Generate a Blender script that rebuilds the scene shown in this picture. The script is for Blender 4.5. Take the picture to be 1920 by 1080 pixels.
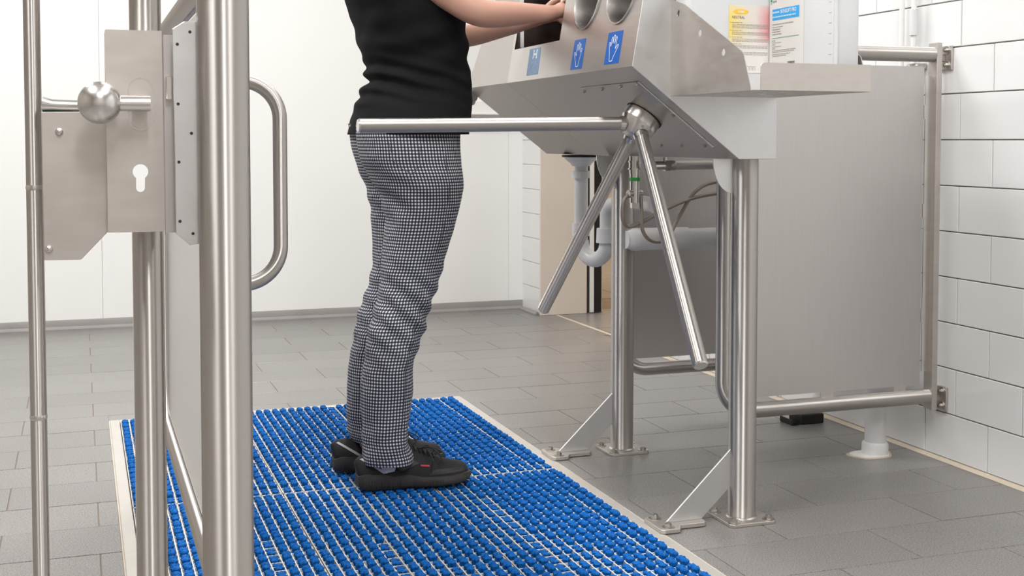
import bpy, bmesh, math, random
import numpy as np
from mathutils import Vector, Matrix, noise
random.seed(7)
PI = math.pi
for o in list(bpy.data.objects): bpy.data.objects.remove(o)
C = bpy.context.scene.collection
sc = bpy.context.scene

# ------------------------------------------------------------------ camera
YAW = math.atan(810/2326.0); PIT = math.atan(108/2326.0)
cam = bpy.data.cameras.new('camera'); cam_o = bpy.data.objects.new('camera', cam); C.objects.link(cam_o)
cam.sensor_width = 36.0; cam.lens = 2326.0/1920*36.0
cam.shift_y = -(540-371)/1920.0
cam_o.location = (0, 0, .92)
cam_o.rotation_euler = (PI/2-PIT, 0, -YAW)
cam.clip_start = .05; cam.clip_end = 60
sc.camera = cam_o

# ------------------------------------------------------------------ world, exposure, lights
sc.view_settings.view_transform = 'Standard'; sc.view_settings.look = 'None'
sc.view_settings.exposure = 0.18; sc.view_settings.gamma = 1.0
sc.view_settings.use_curve_mapping = False
w = bpy.data.worlds.new('world'); sc.world = w; w.use_nodes = True
w.node_tree.nodes['Background'].inputs[0].default_value = (.9, .95, 1, 1)
w.node_tree.nodes['Background'].inputs[1].default_value = .25
ROOM_H = 3.15
LAMPS = [(-1.0, 1.4), (-1.0, 4.4), (.15, -0.9), (.95, .75), (.95, 4.4), (.95, 2.6)]
LAMP_POWER = [57, 54, 52, 33, 38, 15]

def area(name, loc, rot, sx, sy, power, col=(1, 1, 1)):
    l = bpy.data.lights.new(name, 'AREA'); l.shape = 'RECTANGLE'; l.size = sx; l.size_y = sy
    l.energy = power; l.color = col
    o = bpy.data.objects.new(name, l); C.objects.link(o); o.location = loc; o.rotation_euler = rot
    return o
for i, (x, y) in enumerate(LAMPS):
    area('lamp_light', (x, y, ROOM_H-.09), (0, 0, 0), .28, 1.2, LAMP_POWER[i], (.99, .99, .985))
# the brightly lit annex beyond the doorway has a warm lamp of its own
area('annex_light', (4.2, 8.0, 2.6), (0, 0, 0), .6, 2.0, 85, (1, .78, .58))

# ------------------------------------------------------------------ materials
def mat(name, col=(.8,.8,.8), rough=.5, metal=0, spec=.5, **k):
    m = bpy.data.materials.new(name); m.use_nodes = True
    b = m.node_tree.nodes['Principled BSDF']
    b.inputs['Base Color'].default_value = (*col, 1); b.inputs['Roughness'].default_value = rough
    b.inputs['Metallic'].default_value = metal; b.inputs['Specular IOR Level'].default_value = spec
    for kk, v in k.items(): b.inputs[kk].default_value = v
    return m
def nn(m, t, **k):
    n = m.node_tree.nodes.new(t)
    for a, v in k.items():
        if a in n.inputs.keys(): n.inputs[a].default_value = v
        else: setattr(n, a, v)
    return n
def ln(m, a, b): m.node_tree.links.new(a, b)
def bsdf(m): return m.node_tree.nodes['Principled BSDF']
def noisy(m, col_a, col_b, scale, stretch=(1,1,1), bump=0.0, detail=4, rough=None, coord='Object'):
    tc = nn(m, 'ShaderNodeTexCoord'); mp = nn(m, 'ShaderNodeMapping'); mp.inputs['Scale'].default_value = stretch
    nz = nn(m, 'ShaderNodeTexNoise'); nz.inputs['Scale'].default_value = scale; nz.inputs['Detail'].default_value = detail
    ln(m, tc.outputs[coord], mp.inputs[0]); ln(m, mp.outputs[0], nz.inputs['Vector'])
    mx = nn(m, 'ShaderNodeMix', data_type='RGBA'); mx.inputs[6].default_value = (*col_a, 1); mx.inputs[7].default_value = (*col_b, 1)
    ln(m, nz.outputs['Fac'], mx.inputs[0]); ln(m, mx.outputs[2], bsdf(m).inputs['Base Color'])
    if bump:
        bp = nn(m, 'ShaderNodeBump'); bp.inputs['Strength'].default_value = bump; bp.inputs['Distance'].default_value = .001
        ln(m, nz.outputs['Fac'], bp.inputs['Height']); ln(m, bp.outputs[0], bsdf(m).inputs['Normal'])
    if rough:
        mr = nn(m, 'ShaderNodeMapRange'); mr.inputs[3].default_value = rough[0]; mr.inputs[4].default_value = rough[1]
        ln(m, nz.outputs['Fac'], mr.inputs[0]); ln(m, mr.outputs[0], bsdf(m).inputs['Roughness'])
    return m
def steel(name, stretch, base=(.60,.57,.54), d=.05, rough=(.22,.34), bump=.05, scale=60):
    m = mat(name, base, .3, 1)
    a = tuple(max(0, c-d) for c in base); b = tuple(min(1, c+d) for c in base)
    return noisy(m, a, b, scale, stretch, bump, 3, rough)
M = {}
M['sheet'] = steel('brushed_steel_sheet', (.5, .5, 9), (.66,.63,.60), .035, (.34,.46), .03, 18)
M['sheet_v'] = steel('brushed_steel_upright', (9, 9, .4), (.585,.56,.545), .03, (.34,.46), .03, 22)
M['under'] = steel('shade_darkened_steel', (2, 2, 6), (.50,.465,.435), .04, (.34,.46), .03, 12)  # same steel as the other sheets, with the underside's shade put into the colour
M['cover'] = steel('dull_steel_plate', (2, 2, 6), (.615,.575,.54), .05, (.40,.54), .04, 12)
M['tube'] = steel('brushed_steel_tube', (1, 1, 40), (.62,.59,.56), .015, (.44,.48), .0, 3)
M['tube_h'] = steel('brushed_steel_rail', (40, 1, 1), (.62,.59,.56), .015, (.44,.48), .0, 3)
for k_ in ('tube','tube_h'):
    b_=bsdf(M[k_]); b_.inputs['Anisotropic'].default_value=1.0
    a_=nn(M[k_],'ShaderNodeAttribute'); a_.attribute_name='axis'; ln(M[k_],a_.outputs['Vector'],b_.inputs['Tangent'])
M['cast'] = steel('polished_steel', (2, 2, 2), (.70,.68,.66), .04, (.20,.30), .02, 20)
M['galv'] = steel('satin_steel', (1, 1, 1), (.67,.67,.67), .05, (.36,.5), .06, 25)
M['bolt'] = mat('bolt_steel', (.55,.53,.5), .3, 1)
M['wall'] = noisy(mat('white_wall_panel', (.84,.84,.82), .35), (.83,.83,.81), (.86,.86,.84), 3, (1,1,.2))
M['backwall'] = noisy(mat('warm_grey_paint', (.34,.30,.265), .6), (.31,.27,.24), (.37,.33,.29), 2)
M['backwall2'] = noisy(mat('light_grey_paint', (.6,.57,.54), .6), (.57,.54,.51), (.63,.60,.57), 2)
M['ceiling'] = mat('white_ceiling', (.78,.77,.75), .8)
M['skirting'] = noisy(mat('grey_skirting', (.3,.28,.27), .5), (.25,.235,.225), (.33,.31,.3), 8)
M['tile_w'] = noisy(mat('white_glazed_tile', (.81,.81,.805), .12), (.79,.79,.785), (.83,.83,.825), 2, (1,1,1), .0)
M['grout_w'] = noisy(mat('grey_wall_grout', (.3,.27,.25), .9), (.24,.22,.2), (.36,.32,.3), 10)
M['grout_l'] = mat('cream_sealant', (.6,.52,.42), .8)
M['beige'] = noisy(mat('cream_door_lining', (.72,.65,.57), .4), (.70,.63,.55), (.75,.69,.62), 3)
M['black'] = mat('black_rubber', (.012,.012,.013), .6)
M['dark'] = mat('dark_gap', (.03,.028,.026), .8)
M['plastic_w'] = noisy(mat('white_pipe_plastic', (.74,.74,.74), .35), (.70,.70,.70), (.78,.78,.78), 4)
M['white'] = mat('white_paint', (.86,.85,.83), .4)
M['canister'] = mat('translucent_white_plastic', (.66,.67,.68), .38, 0, .4)
bsdf(M['canister']).inputs['Subsurface Weight'].default_value = .35
bsdf(M['canister']).inputs['Subsurface Radius'].default_value = (.03,.03,.03)
M['hose'] = mat('braided_hose', (.36,.31,.27), .45, .7)
M['brass'] = mat('nickel_fitting', (.62,.6,.57), .2, 1)
M['green'] = mat('green_plastic', (.03,.3,.06), .5)
M['blue_brush'] = noisy(mat('blue_bristles', (.0,.10,.38), .65), (.0,.075,.29), (.0,.135,.49), 90, (1,1,.4), .3)
bsdf(M['blue_brush']).inputs['Specular IOR Level'].default_value = .2
M['grate'] = mat('galvanised_grating', (.82,.80,.76), .45, .2)
M['pit'] = noisy(mat('pit_floor', (.2,.18,.16), .6), (.16,.145,.13), (.24,.22,.2), 12)
M['frame_mat'] = noisy(mat('mat_frame_steel', (.66,.62,.57), .38, .55), (.60,.57,.53), (.70,.66,.61), 20)
# floor tile: fine speckle
m = M['tile_f'] = mat('grey_stone_tile', (.25,.24,.23), .33)
tc = nn(m,'ShaderNodeTexCoord'); n1 = nn(m,'ShaderNodeTexNoise'); n1.inputs['Scale'].default_value = 300; n1.inputs['Detail'].default_value = 3
n2 = nn(m,'ShaderNodeTexNoise'); n2.inputs['Scale'].default_value = 2.2
geo = nn(m,'ShaderNodeNewGeometry'); oi = nn(m,'ShaderNodeObjectInfo')
ln(m, geo.outputs['Position'], n1.inputs['Vector']); ln(m, geo.outputs['Position'], n2.inputs['Vector'])
r = nn(m,'ShaderNodeValToRGB'); r.color_ramp.elements[0].position=.36; r.color_ramp.elements[1].position=.64
r.color_ramp.elements[0].color=(.145,.138,.131,1); r.color_ramp.elements[1].color=(.31,.297,.283,1)
ln(m, n1.outputs['Fac'], r.inputs[0])
mr = nn(m,'ShaderNodeMapRange'); mr.inputs[3].default_value=.9; mr.inputs[4].default_value=1.1; ln(m, n2.outputs['Fac'], mr.inputs[0])
mr2 = nn(m,'ShaderNodeMapRange'); mr2.inputs[3].default_value=.95; mr2.inputs[4].default_value=1.05; ln(m, oi.outputs['Random'], mr2.inputs[0])
mu = nn(m,'ShaderNodeMath', operation='MULTIPLY'); ln(m, mr.outputs[0], mu.inputs[0]); ln(m, mr2.outputs[0], mu.inputs[1])
vm = nn(m,'ShaderNodeVectorMath', operation='SCALE'); ln(m, r.outputs[0], vm.inputs[0]); ln(m, mu.outputs[0], vm.inputs['Scale'])
ln(m, vm.outputs[0], bsdf(m).inputs['Base Color'])
bp = nn(m,'ShaderNodeBump'); bp.inputs['Strength'].default_value=.15; bp.inputs['Distance'].default_value=.0006
ln(m, n1.outputs['Fac'], bp.inputs['Height']); ln(m, bp.outputs[0], bsdf(m).inputs['Normal'])
M['grout_f'] = noisy(mat('floor_grout', (.17,.13,.1), .9), (.17,.14,.115), (.34,.26,.19), 9)
# clothes
M['shirt'] = noisy(mat('black_cotton', (.012,.012,.013), .9, 0, .12), (.006,.006,.007), (.012,.012,.013), 300, (1,1,1), .2)

m = M['check'] = mat('black_white_check', (.5,.5,.5), .8, 0, .2)
uv = nn(m,'ShaderNodeUVMap'); uv.uv_map = 'UVMap'; sp = nn(m,'ShaderNodeSeparateXYZ'); ln(m, uv.outputs[0], sp.inputs[0])
def stripe(m, out):
    a = nn(m,'ShaderNodeMath', operation='MULTIPLY'); a.inputs[1].default_value = 1/.0084; ln(m, out, a.inputs[0])
    f = nn(m,'ShaderNodeMath', operation='FRACT'); ln(m, a.outputs[0], f.inputs[0])
    g = nn(m,'ShaderNodeMath', operation='GREATER_THAN'); g.inputs[1].default_value = .52; ln(m, f.outputs[0], g.inputs[0]); return g.outputs[0]
s1 = stripe(m, sp.outputs[0]); s2 = stripe(m, sp.outputs[1])
ad = nn(m,'ShaderNodeMath', operation='ADD'); ln(m, s1, ad.inputs[0]); ln(m, s2, ad.inputs[1])
hf = nn(m,'ShaderNodeMath', operation='MULTIPLY'); hf.inputs[1].default_value=.5; ln(m, ad.outputs[0], hf.inputs[0])
r = nn(m,'ShaderNodeValToRGB'); r.color_ramp.interpolation='CONSTANT'
r.color_ramp.elements[0].position=0; r.color_ramp.elements[0].color=(.014,.015,.022,1)
r.color_ramp.elements[1].position=.3; r.color_ramp.elements[1].color=(.085,.09,.11,1)
e = r.color_ramp.elements.new(.75); e.color=(.66,.66,.70,1)
ln(m, hf.outputs[0], r.inputs[0]); ln(m, r.outputs[0], bsdf(m).inputs['Base Color'])
M['seam'] = mat('dark_seam_thread', (.05,.05,.06), .8)
M['skin'] = noisy(mat('skin', (.50,.28,.21), .5), (.43,.225,.165), (.55,.32,.245), 9, (1,1,1), .15)
bsdf(M['skin']).inputs['Subsurface Weight'].default_value = .12
bsdf(M['skin']).inputs['Subsurface Radius'].default_value = (.02,.008,.004)
M['hair'] = noisy(mat('brown_hair', (.06,.035,.02), .5), (.04,.025,.015), (.09,.055,.03), 60, (1,1,.1), .5)
M['eye'] = mat('eye_white', (.8,.8,.8), .2)
M['ink'] = mat('tattoo_ink', (.12,.07,.06), .6)
M['shoe'] = noisy(mat('black_knit', (.012,.012,.012), .75), (.005,.005,.005), (.013,.0125,.012), 260, (1,1,1), .5)
M['shoe_film'] = mat('black_film_print', (.016,.016,.017), .4)
M['sole'] = noisy(mat('dusty_rubber', (.03,.028,.026), .7), (.008,.0075,.007), (.055,.048,.042), 16, (1,1,1), .2)
M['reflect'] = mat('grey_reflective_strip', (.45,.47,.5), .35)
M['red'] = mat('red_tag', (.5,.02,.03), .5)
M['sock_b'] = mat('black_sock', (.01,.01,.011), .9)
M['sock_g'] = mat('pale_grey_sock', (.52,.54,.6), .9)
M['sticker'] = mat('blue_sticker', (.0,.10,.42), .35)
M['sticker_pale'] = mat('pale_blue_sticker', (.13,.27,.50), .3)  # paler blue than the other two stickers
M['ink_w'] = mat('white_print', (.85,.86,.88), .4)
M['ink_k'] = mat('black_print', (.09,.085,.08), .5)
M['ink_g'] = mat('grey_print', (.30,.29,.275), .5)
M['ink_gr'] = mat('green_print', (.02,.33,.17), .5)
M['ink_b'] = mat('cyan_print', (.01,.36,.80), .4)
M['ink_y'] = mat('amber_print', (.95,.55,.04), .4)
M['label_w'] = mat('label_paper', (.70,.69,.665), .5)
m = M['label_y'] = mat('yellow_red_label', (.9,.8,.5), .5)
uv = nn(m,'ShaderNodeTexCoord'); sp = nn(m,'ShaderNodeSeparateXYZ'); ln(m, uv.outputs['UV'], sp.inputs[0])
r1 = nn(m,'ShaderNodeValToRGB'); el=r1.color_ramp.elements; el[0].position=0; el[0].color=(.86,.66,.13,1); el[1].position=.45; el[1].color=(.74,.68,.56,1)
for p,c in ((.66,(.74,.66,.59,1)),(.86,(.70,.40,.39,1)),(1,(.64,.25,.27,1))): e=el.new(p); e.color=c
ln(m, sp.outputs[0], r1.inputs[0])
r2 = nn(m,'ShaderNodeValToRGB'); el=r2.color_ramp.elements; el[0].position=.38; el[0].color=(0,0,0,1); el[1].position=.56; el[1].color=(1,1,1,1)
e=el.new(.84); e.color=(1,1,1,1); e=el.new(1.0); e.color=(.55,.55,.55,1)
ln(m, sp.outputs[1], r2.inputs[0])
mx = nn(m,'ShaderNodeMix', data_type='RGBA'); mx.inputs[6].default_value=(.73,.70,.67,1); ln(m, r2.outputs[0], mx.inputs[0]); ln(m, r1.outputs[0], mx.inputs[7])
ln(m, mx.outputs[2], bsdf(m).inputs['Base Color'])
M['lamp'] = mat('lamp_diffuser', (1,1,1), .5); bsdf(M['lamp']).inputs['Emission Color'].default_value=(1,.97,.94,1); bsdf(M['lamp']).inputs['Emission Strength'].default_value=5

# ------------------------------------------------------------------ mesh helpers
def mesh_obj(name, verts, faces, m=None, parent=None, smooth=None, loc=None, uvs=None, bevel=0):
    me = bpy.data.meshes.new(name)
    if bevel:
        bm = bmesh.new(); vs=[bm.verts.new(v) for v in verts]
        for f in faces:
            try: bm.faces.new([vs[i] for i in f])
            except ValueError: pass
        bmesh.ops.recalc_face_normals(bm, faces=bm.faces)
        ed=[e for e in bm.edges if len(e.link_faces)==2 and e.calc_face_angle(0)>.5]
        bmesh.ops.bevel(bm, geom=ed, offset=bevel, segments=1, affect='EDGES', clamp_overlap=True)
        bm.to_mesh(me); bm.free()
    else:
        me.from_pydata([tuple(v) for v in verts], [], faces)
        if uvs is not None:
            ul = me.uv_layers.new(name='UVMap')
            k = 0
            for f in faces:
                for i in f: pass
            flat=[c for f in uvs for p in f for c in p]
            ul.data.foreach_set('uv', flat)
        else:
            bm = bmesh.new(); bm.from_mesh(me); bmesh.ops.recalc_face_normals(bm, faces=bm.faces); bm.to_mesh(me); bm.free()
    if m: me.materials.append(m)
    if smooth:
        me.polygons.foreach_set('use_smooth', [True]*len(me.polygons)); me.set_sharp_from_angle(angle=math.radians(smooth))
    o = bpy.data.objects.new(name, me); C.objects.link(o)
    if parent: o.parent = parent
    if loc is not None: o.location = loc
    return o
class G:      # geometry collector in WORLD coordinates; build() re-bases it on the parent's origin
    def __init__(s): s.v=[]; s.f=[]; s.ax={}
    def add(s, v, f):
        n=len(s.v); s.v += [Vector(p) for p in v]; s.f += [tuple(i+n for i in q) for q in f]; return s
    def box(s, a, b):
        (x0,y0,z0),(x1,y1,z1)=a,b
        return s.add([(x0,y0,z0),(x1,y0,z0),(x1,y1,z0),(x0,y1,z0),(x0,y0,z1),(x1,y0,z1),(x1,y1,z1),(x0,y1,z1)],
              [(0,3,2,1),(4,5,6,7),(0,1,5,4),(1,2,6,5),(2,3,7,6),(3,0,4,7)])
    def tube(s, pts, r, n=24, cap=True, radii=None):
        pts=[Vector(p) for p in pts]
        rings=[]; prev=None; base_=len(s.v)
        for i,p in enumerate(pts):
            if i==0: t=(pts[1]-p)
            elif i==len(pts)-1: t=(p-pts[i-1])
            else: t=(pts[i+1]-p).normalized()+(p-pts[i-1]).normalized()
            t.normalize()
            if prev is None:
                a=Vector((0,0,1)) if abs(t.z)<.9 else Vector((1,0,0))
                u=t.cross(a).normalized()
            else:
                u=(prev-t*prev.dot(t)).normalized()
            prev=u; v=t.cross(u)
            for k in range(n): s.ax[base_+i*n+k]=(t.x,t.y,t.z)
            rr=radii[i] if radii else r
            rings.append([p+(u*math.cos(2*PI*k/n)+v*math.sin(2*PI*k/n))*rr for k in range(n)])
        V=[q for R in rings for q in R]; F=[]
        for i in range(len(rings)-1):
            for k in range(n):
                F.append((i*n+k,i*n+(k+1)%n,(i+1)*n+(k+1)%n,(i+1)*n+k))
        if cap: F.append(tuple(range(n-1,-1,-1))); F.append(tuple(range((len(rings)-1)*n,len(rings)*n)))
        return s.add(V,F)
    def prism(s, outer, holes, origin, u, v, nrm, t):
        origin,u,v,nrm=map(Vector,(origin,u,v,nrm))
        bm=bmesh.new(); 
        for L in [outer]+list(holes):
            vs=[bm.verts.new(origin+u*a+v*b) for a,b in L]
            for i in range(len(vs)): bm.edges.new((vs[i],vs[(i+1)%len(vs)]))
        if holes: bmesh.ops.triangle_fill(bm, edges=bm.edges[:], use_beauty=True)
        else: bm.faces.new(bm.verts[:])
        r=bmesh.ops.extrude_face_region(bm, geom=bm.faces[:])
        bmesh.ops.translate(bm, verts=[e for e in r['geom'] if isinstance(e,bmesh.types.BMVert)], vec=nrm*t)
        bm.verts.index_update(); bm.verts.ensure_lookup_table()
        V=[x.co.copy() for x in bm.verts]; F=[tuple(x.index for x in f.verts) for f in bm.faces]; bm.free()
        return s.add(V,F)
    def build(s, name, m, parent=None, smooth=40, bevel=0, origin=None):
        par=parent; off=Vector((0,0,0))
        p=par
        while p: off=off+p.location; p=p.parent
        loc=None
        if origin is not None: loc=Vector(origin)-off; off=Vector(origin)
        o=mesh_obj(name,[v-off for v in s.v],s.f,m,parent,smooth,loc,None,bevel)
        if s.ax and not bevel:
            at_=o.data.attributes.new('axis','FLOAT_VECTOR','POINT')
            at_.data.foreach_set('vector',[c for i in range(len(s.v)) for c in s.ax.get(i,(0,0,1))])
        return o
def bend(pts, r, seg=8):
    P=[Vector(p) for p in pts]; out=[P[0]]
    for i in range(1,len(P)-1):
        a=(P[i-1]-P[i]).normalized(); b=(P[i+1]-P[i]).normalized()
        ang=a.angle(b); d=min(r/math.tan(ang/2),(P[i-1]-P[i]).length*.49,(P[i+1]-P[i]).length*.49) if ang<3.1 else 0
        p0=P[i]+a*d; p1=P[i]+b*d
        for k in range(seg+1):
            t=k/seg; # quadratic-ish arc via true circle
            if ang>=3.1: continue
            rr=d*math.tan(ang/2); c=P[i]+(a+b).normalized()*(rr/math.sin(ang/2))
            v0=(p0-c); v1=(p1-c); th=v0.angle(v1)
            out.append(c+(v0*math.sin((1-t)*th)+v1*math.sin(t*th))/math.sin(th))
    out.append(P[-1]); return out
def stad(cx, cy, w, h, n=10):     # stadium outline, upright
    r=w/2; s=h/2-r
    return [(cx+r*math.cos(a),cy+s+r*math.sin(a)) for a in [PI*k/n for k in range(n+1)]]+[(cx+r*math.cos(a),cy-s+r*math.sin(a)) for a in [PI+PI*k/n for k in range(n+1)]]
def circ(cx, cy, r, n=16): return [(cx+r*math.cos(2*PI*k/n),cy+r*math.sin(2*PI*k/n)) for k in range(n)]
def thing(name, label, cat, loc, group=None):
    o=bpy.data.objects.new(name,None); C.objects.link(o); o.location=loc; o.empty_display_size=.05
    return tag(o,label,cat,group)
def tag(o, label, cat, group=None):
    o['label']=label; o['category']=cat
    if group: o['group']=group
    return o
def struct(o): o['kind']='structure'; return o
def stuff(o): o['kind']='stuff'; return o
def bolt(parent, p, ax, r=.007, h=.006, washer=True, name='bolt', m=None):
    if washer: r*=1.15; h*=1.25
    p=Vector(p); ax=Vector(ax).normalized(); g=G()
    if washer: g.tube([p, p+ax*.0018], r*1.75, 18)
    q=p+ax*(.0018 if washer else 0); g.tube([q,q+ax*h], r, 6)
    g.tube([q+ax*h,q+ax*(h+.003)], r*.55, 10)
    return g.build(name, m or M['bolt'], parent, 30)
def chamfer_tile(x0,y0,x1,y1,t,c):   # local, top face at z=0, faces up
    v=[(x0+c,y0+c,0),(x1-c,y0+c,0),(x1-c,y1-c,0),(x0+c,y1-c,0),(x0,y0,-c),(x1,y0,-c),(x1,y1,-c),(x0,y1,-c),(x0,y0,-t),(x1,y0,-t),(x1,y1,-t),(x0,y1,-t)]
    f=[(0,1,2,3)]
    for i in range(4):
        j=(i+1)%4; f.append((i,i+4,j+4,j)); f.append((i+4,i+8,j+8,j+4))
    return v,[tuple(reversed(q)) if k else q for k,q in enumerate(f)]

# ------------------------------------------------------------------ room shell
XW=2.33; YF=6.345; XL=-2.6; YB=-2.6
MX0,MX1,MY0,MY1=.08,1.275,2.13,4.245       # recess of the brush mat
DY0,DY1=5.25,6.08                          # doorway in the right wall
g=G()
g.box((XL,YB,-.12),(MX0,YF,-.0022)); g.box((MX1,YB,-.12),(XW+.3,YF,-.0022)); g.box((MX0,YB,-.12),(MX1,MY0,-.0022)); g.box((MX0,MY1,-.12),(MX1,YF,-.0022))
g.box((XW+.3,4.6,-.12),(6.0,12.5,-.0022))
floor=struct(g.build('floor',M['grout_f'],None,None))
# floor tiles
TX,TY,GP=.4285,.2075,.0028
full=None; tiles=0
jv=[];jf=[]
def put_tile(x0,y0,x1,y1,indiv):
    global full,tiles
    w,h=x1-x0,y1-y0
    if w<.012 or h<.012: return
    if indiv:
        if abs(w-(TX-GP))<1e-4 and abs(h-(TY-GP))<1e-4:
            if full is None:
                v,f=chamfer_tile(0,0,TX-GP,TY-GP,.008,.0007); o=mesh_obj('floor_tile',v,f,M['tile_f'],floor); full=o.data
            else:
                o=bpy.data.objects.new('floor_tile',full); C.objects.link(o); o.parent=floor
        else:
            v,f=chamfer_tile(0,0,w,h,.008,.0007); o=mesh_obj('floor_tile',v,f,M['tile_f'],floor)
        o.location=(x0,y0,random.uniform(-.0004,.0003)); tiles+=1
    else:
        v,f=chamfer_tile(x0,y0,x1,y1,.008,.0007); n=len(jv); jv.extend(v); jf.extend([tuple(i+n for i in q) for q in f])
for r_ in range(-24,50):
    y0=2.250+TY*r_; off=.03 if r_%2==0 else -.1845
    for c_ in range(-7,15):
        x0=off+TX*c_
        a=[x0+GP/2,y0+GP/2,x0+TX-GP/2,y0+TY-GP/2]
        main = a[1]<YF-.01
        if main:
            a[3]=min(a[3],YF-.012)
            a[2]=min(a[2],XW-.006) if not(DY0-.01<a[1]<DY1) else a[2]
            if a[0]>=XW-.01 and not(DY0-.01<a[1]<DY1):
                if a[1]<4.6 or a[0]<XW+.3: continue
        else:
            if a[0]<XW+.3: continue
        if a[2]<=a[0]+.01 or a[0]<XL or a[1]<YB or a[0]>5.8 or a[1]>12.3: continue
        indiv = (a[2]>-1.0 and 1.9<a[1]<YF and a[0]<XW+.2) and not (a[1]<2.2 and a[0]<.9) and not (a[0]<-.55 and a[1]<5.0)
        if a[0]<MX1+.004 and a[2]>MX0-.004 and a[1]<MY1+.004 and a[3]>MY0-.004:
            # cut round the mat frame
            if a[0]<MX0-.004: put_tile(a[0],a[1],MX0-.004,a[3],indiv)
            if a[2]>MX1+.004: put_tile(MX1+.004,a[1],a[2],a[3],indiv)
            xa,xb=max(a[0],MX0-.004),min(a[2],MX1+.004)
            if a[3]>MY1+.004: put_tile(xa,MY1+.004,xb,a[3],indiv)
            if a[1]<MY0-.004: put_tile(xa,a[1],xb,MY0-.004,indiv)
        else: put_tile(*a,indiv)
o=stuff(mesh_obj('outer_floor_tiles',jv,jf,M['tile_f'],floor))
print('floor tiles',tiles)

# right wall: substrate and tiles
g=G(); g.box((XW+.006,YB,-.1),(XW+.3,DY0,ROOM_H)); g.box((XW+.006,DY0,2.1),(XW+.3,DY1,ROOM_H))
wall_r=struct(g.build('wall_right',M['grout_w'],None,None))
def wall_tile(name,parent,xf,y0,z0,y1,z1):   # faces -X
    v,f=chamfer_tile(0,0,y1-y0,z1-z0,.006,.0012)
    # map local (x,y,z)->(y,z,-x)
    V=[(-p[2],p[0],p[1]) for p in v]
    return V,f
WT,WH,WG=.264,.1302,.0034; wt_full=None; jv=[];jf=[]; nwt=0
for r_ in range(0,21):
    z0=.0098+WH*r_; off=2.7417 if r_%2==0 else 2.6115
    for c_ in range(-21,11):
        y0=off+WT*c_+WG/2; y1=y0+WT-WG; z1=min(z0+WH-WG/2,ROOM_H-.01); za=z0+WG/2
        if y0<YB or y0>DY0-.02 : continue
        y1=min(y1,DY0)
        V,f=wall_tile('',None,0,y0,za,y1,z1)
        if r_<10 and y1>2.15:
            if abs(y1-y0-(WT-WG))<1e-5:
                if wt_full is None: o=mesh_obj('wall_tile',V,f,M['tile_w'],wall_r); wt_full=o.data
                else: o=bpy.data.objects.new('wall_tile',wt_full); C.objects.link(o); o.parent=wall_r
            else: o=mesh_obj('wall_tile',V,f,M['tile_w'],wall_r)
            o.location=(XW+random.uniform(-.0004,.0004),y0,za); nwt+=1
        else:
            n=len(jv); jv.extend([(p[0]+XW,p[1]+y0,p[2]+za) for p in V]); jf.extend([tuple(i+n for i in q) for q in f])
stuff(mesh_obj('outer_wall_tiles',jv,jf,M['tile_w'],wall_r))
g=G(); g.add([(XW-.010,YB,0.0005),(XW+.004,YB,.0005),(XW+.004,YB,.0105),(XW-.010,DY0,.0005),(XW+.004,DY0,.0005),(XW+.004,DY0,.0105)],[(0,1,2),(3,5,4),(0,2,5,3),(0,3,4,1),(1,4,5,2)])
g.build('sealant_bead',M['grout_l'],wall_r,None)
# pier beyond the doorway
XP=2.27
g=G(); g.box((XP+.006,DY1+.004,-.1),(XW+.3,YF+.2,ROOM_H))
pier=struct(g.build('wall_pier',M['white'],None,None))
for r_ in range(0,12):
    z0=.0098+WH*r_
    for (a,b) in (((DY1+.004,6.1785),(6.182,YF)) if r_%2 else ((DY1+.004,YF),)):
        V,f=wall_tile('',None,0,a,z0+WG/2,b,z0+WH-WG/2)
        o=mesh_obj('wall_tile',V,f,M['tile_w'],pier); o.location=(XP,a,z0+WG/2)
g=G(); g.box((XP,DY1-.012,0.0),(2.535,DY1,2.1)); lin=struct(g.build('trim_1',M['beige'],None,None,.002))
g=G(); g.box((2.540,DY1-.004,.004),(2.552,DY1+.03,2.1)); g.build('seal_strip',M['dark'],lin,None)
g=G(); g.box((2.553,DY1-.014,.004),(2.575,DY1+.03,2.1)); g.build('edge_strip',M['white'],lin,None,.001)
g=G(); g.box((2.576,DY1-.010,.004),(2.618,DY1+.03,2.1)); g.build('door_channel',M['black'],lin,None)
g=G(); g.box((XW+.02,DY0,0.0005),(XW+.04,DY1-.02,.0012)); g.build('threshold_line',M['grout_l'],lin,None)
# far wall of white cladding panels
g=G(); g.box((XL,YF+.012,-.1),(XW+.3,YF+.2,ROOM_H))
wall_f=struct(g.build('wall_far',M['white'],None,None))
xs=[XL,-1.05,.095,2.19,XP+.006]
for a,b in zip(xs[:-1],xs[1:]):
    gp=G(); gp.box((a+.0005,YF,.03),(b-.0005,YF+.012,ROOM_H)); gp.build('wall_panel',M['wall'],wall_f,None,.0008)
g=G(); g.prism([(-.016,-.006),(-.016,.008),(-.008,.014),(-.004,.020),(-.003,.047),(0,.052),(.0,-.006)],[],(XL,YF,0),(0,1,0),(0,0,1),(1,0,0),XP-XL)
bs=struct(g.build('baseboard_far',M['skirting'],None,30))
g=G(); g.prism([(.014,0),(.014,.008),(.006,.013),(0,.02),(0,0)],[],(XP-.012,DY1,0),(-1,0,0),(0,0,1),(0,1,0),YF-DY1-.01)
bs2=struct(g.build('baseboard_right',M['skirting'],None,30))
g=G(); g.box((XL-.2,YB,-.1),(XL,YF+.2,ROOM_H)); struct(g.build('wall_left',M['backwall'],None,None))
g=G(); g.box((XL-.2,YB-.2,-.1),(XW+.3,YB,ROOM_H)); struct(g.build('wall_back',M['backwall2'],None,None))
g=G(); g.box((XL-.2,YB-.2,ROOM_H),(6.2,12.7,ROOM_H+.1)); struct(g.build('ceiling',M['ceiling'],None,None))
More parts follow.
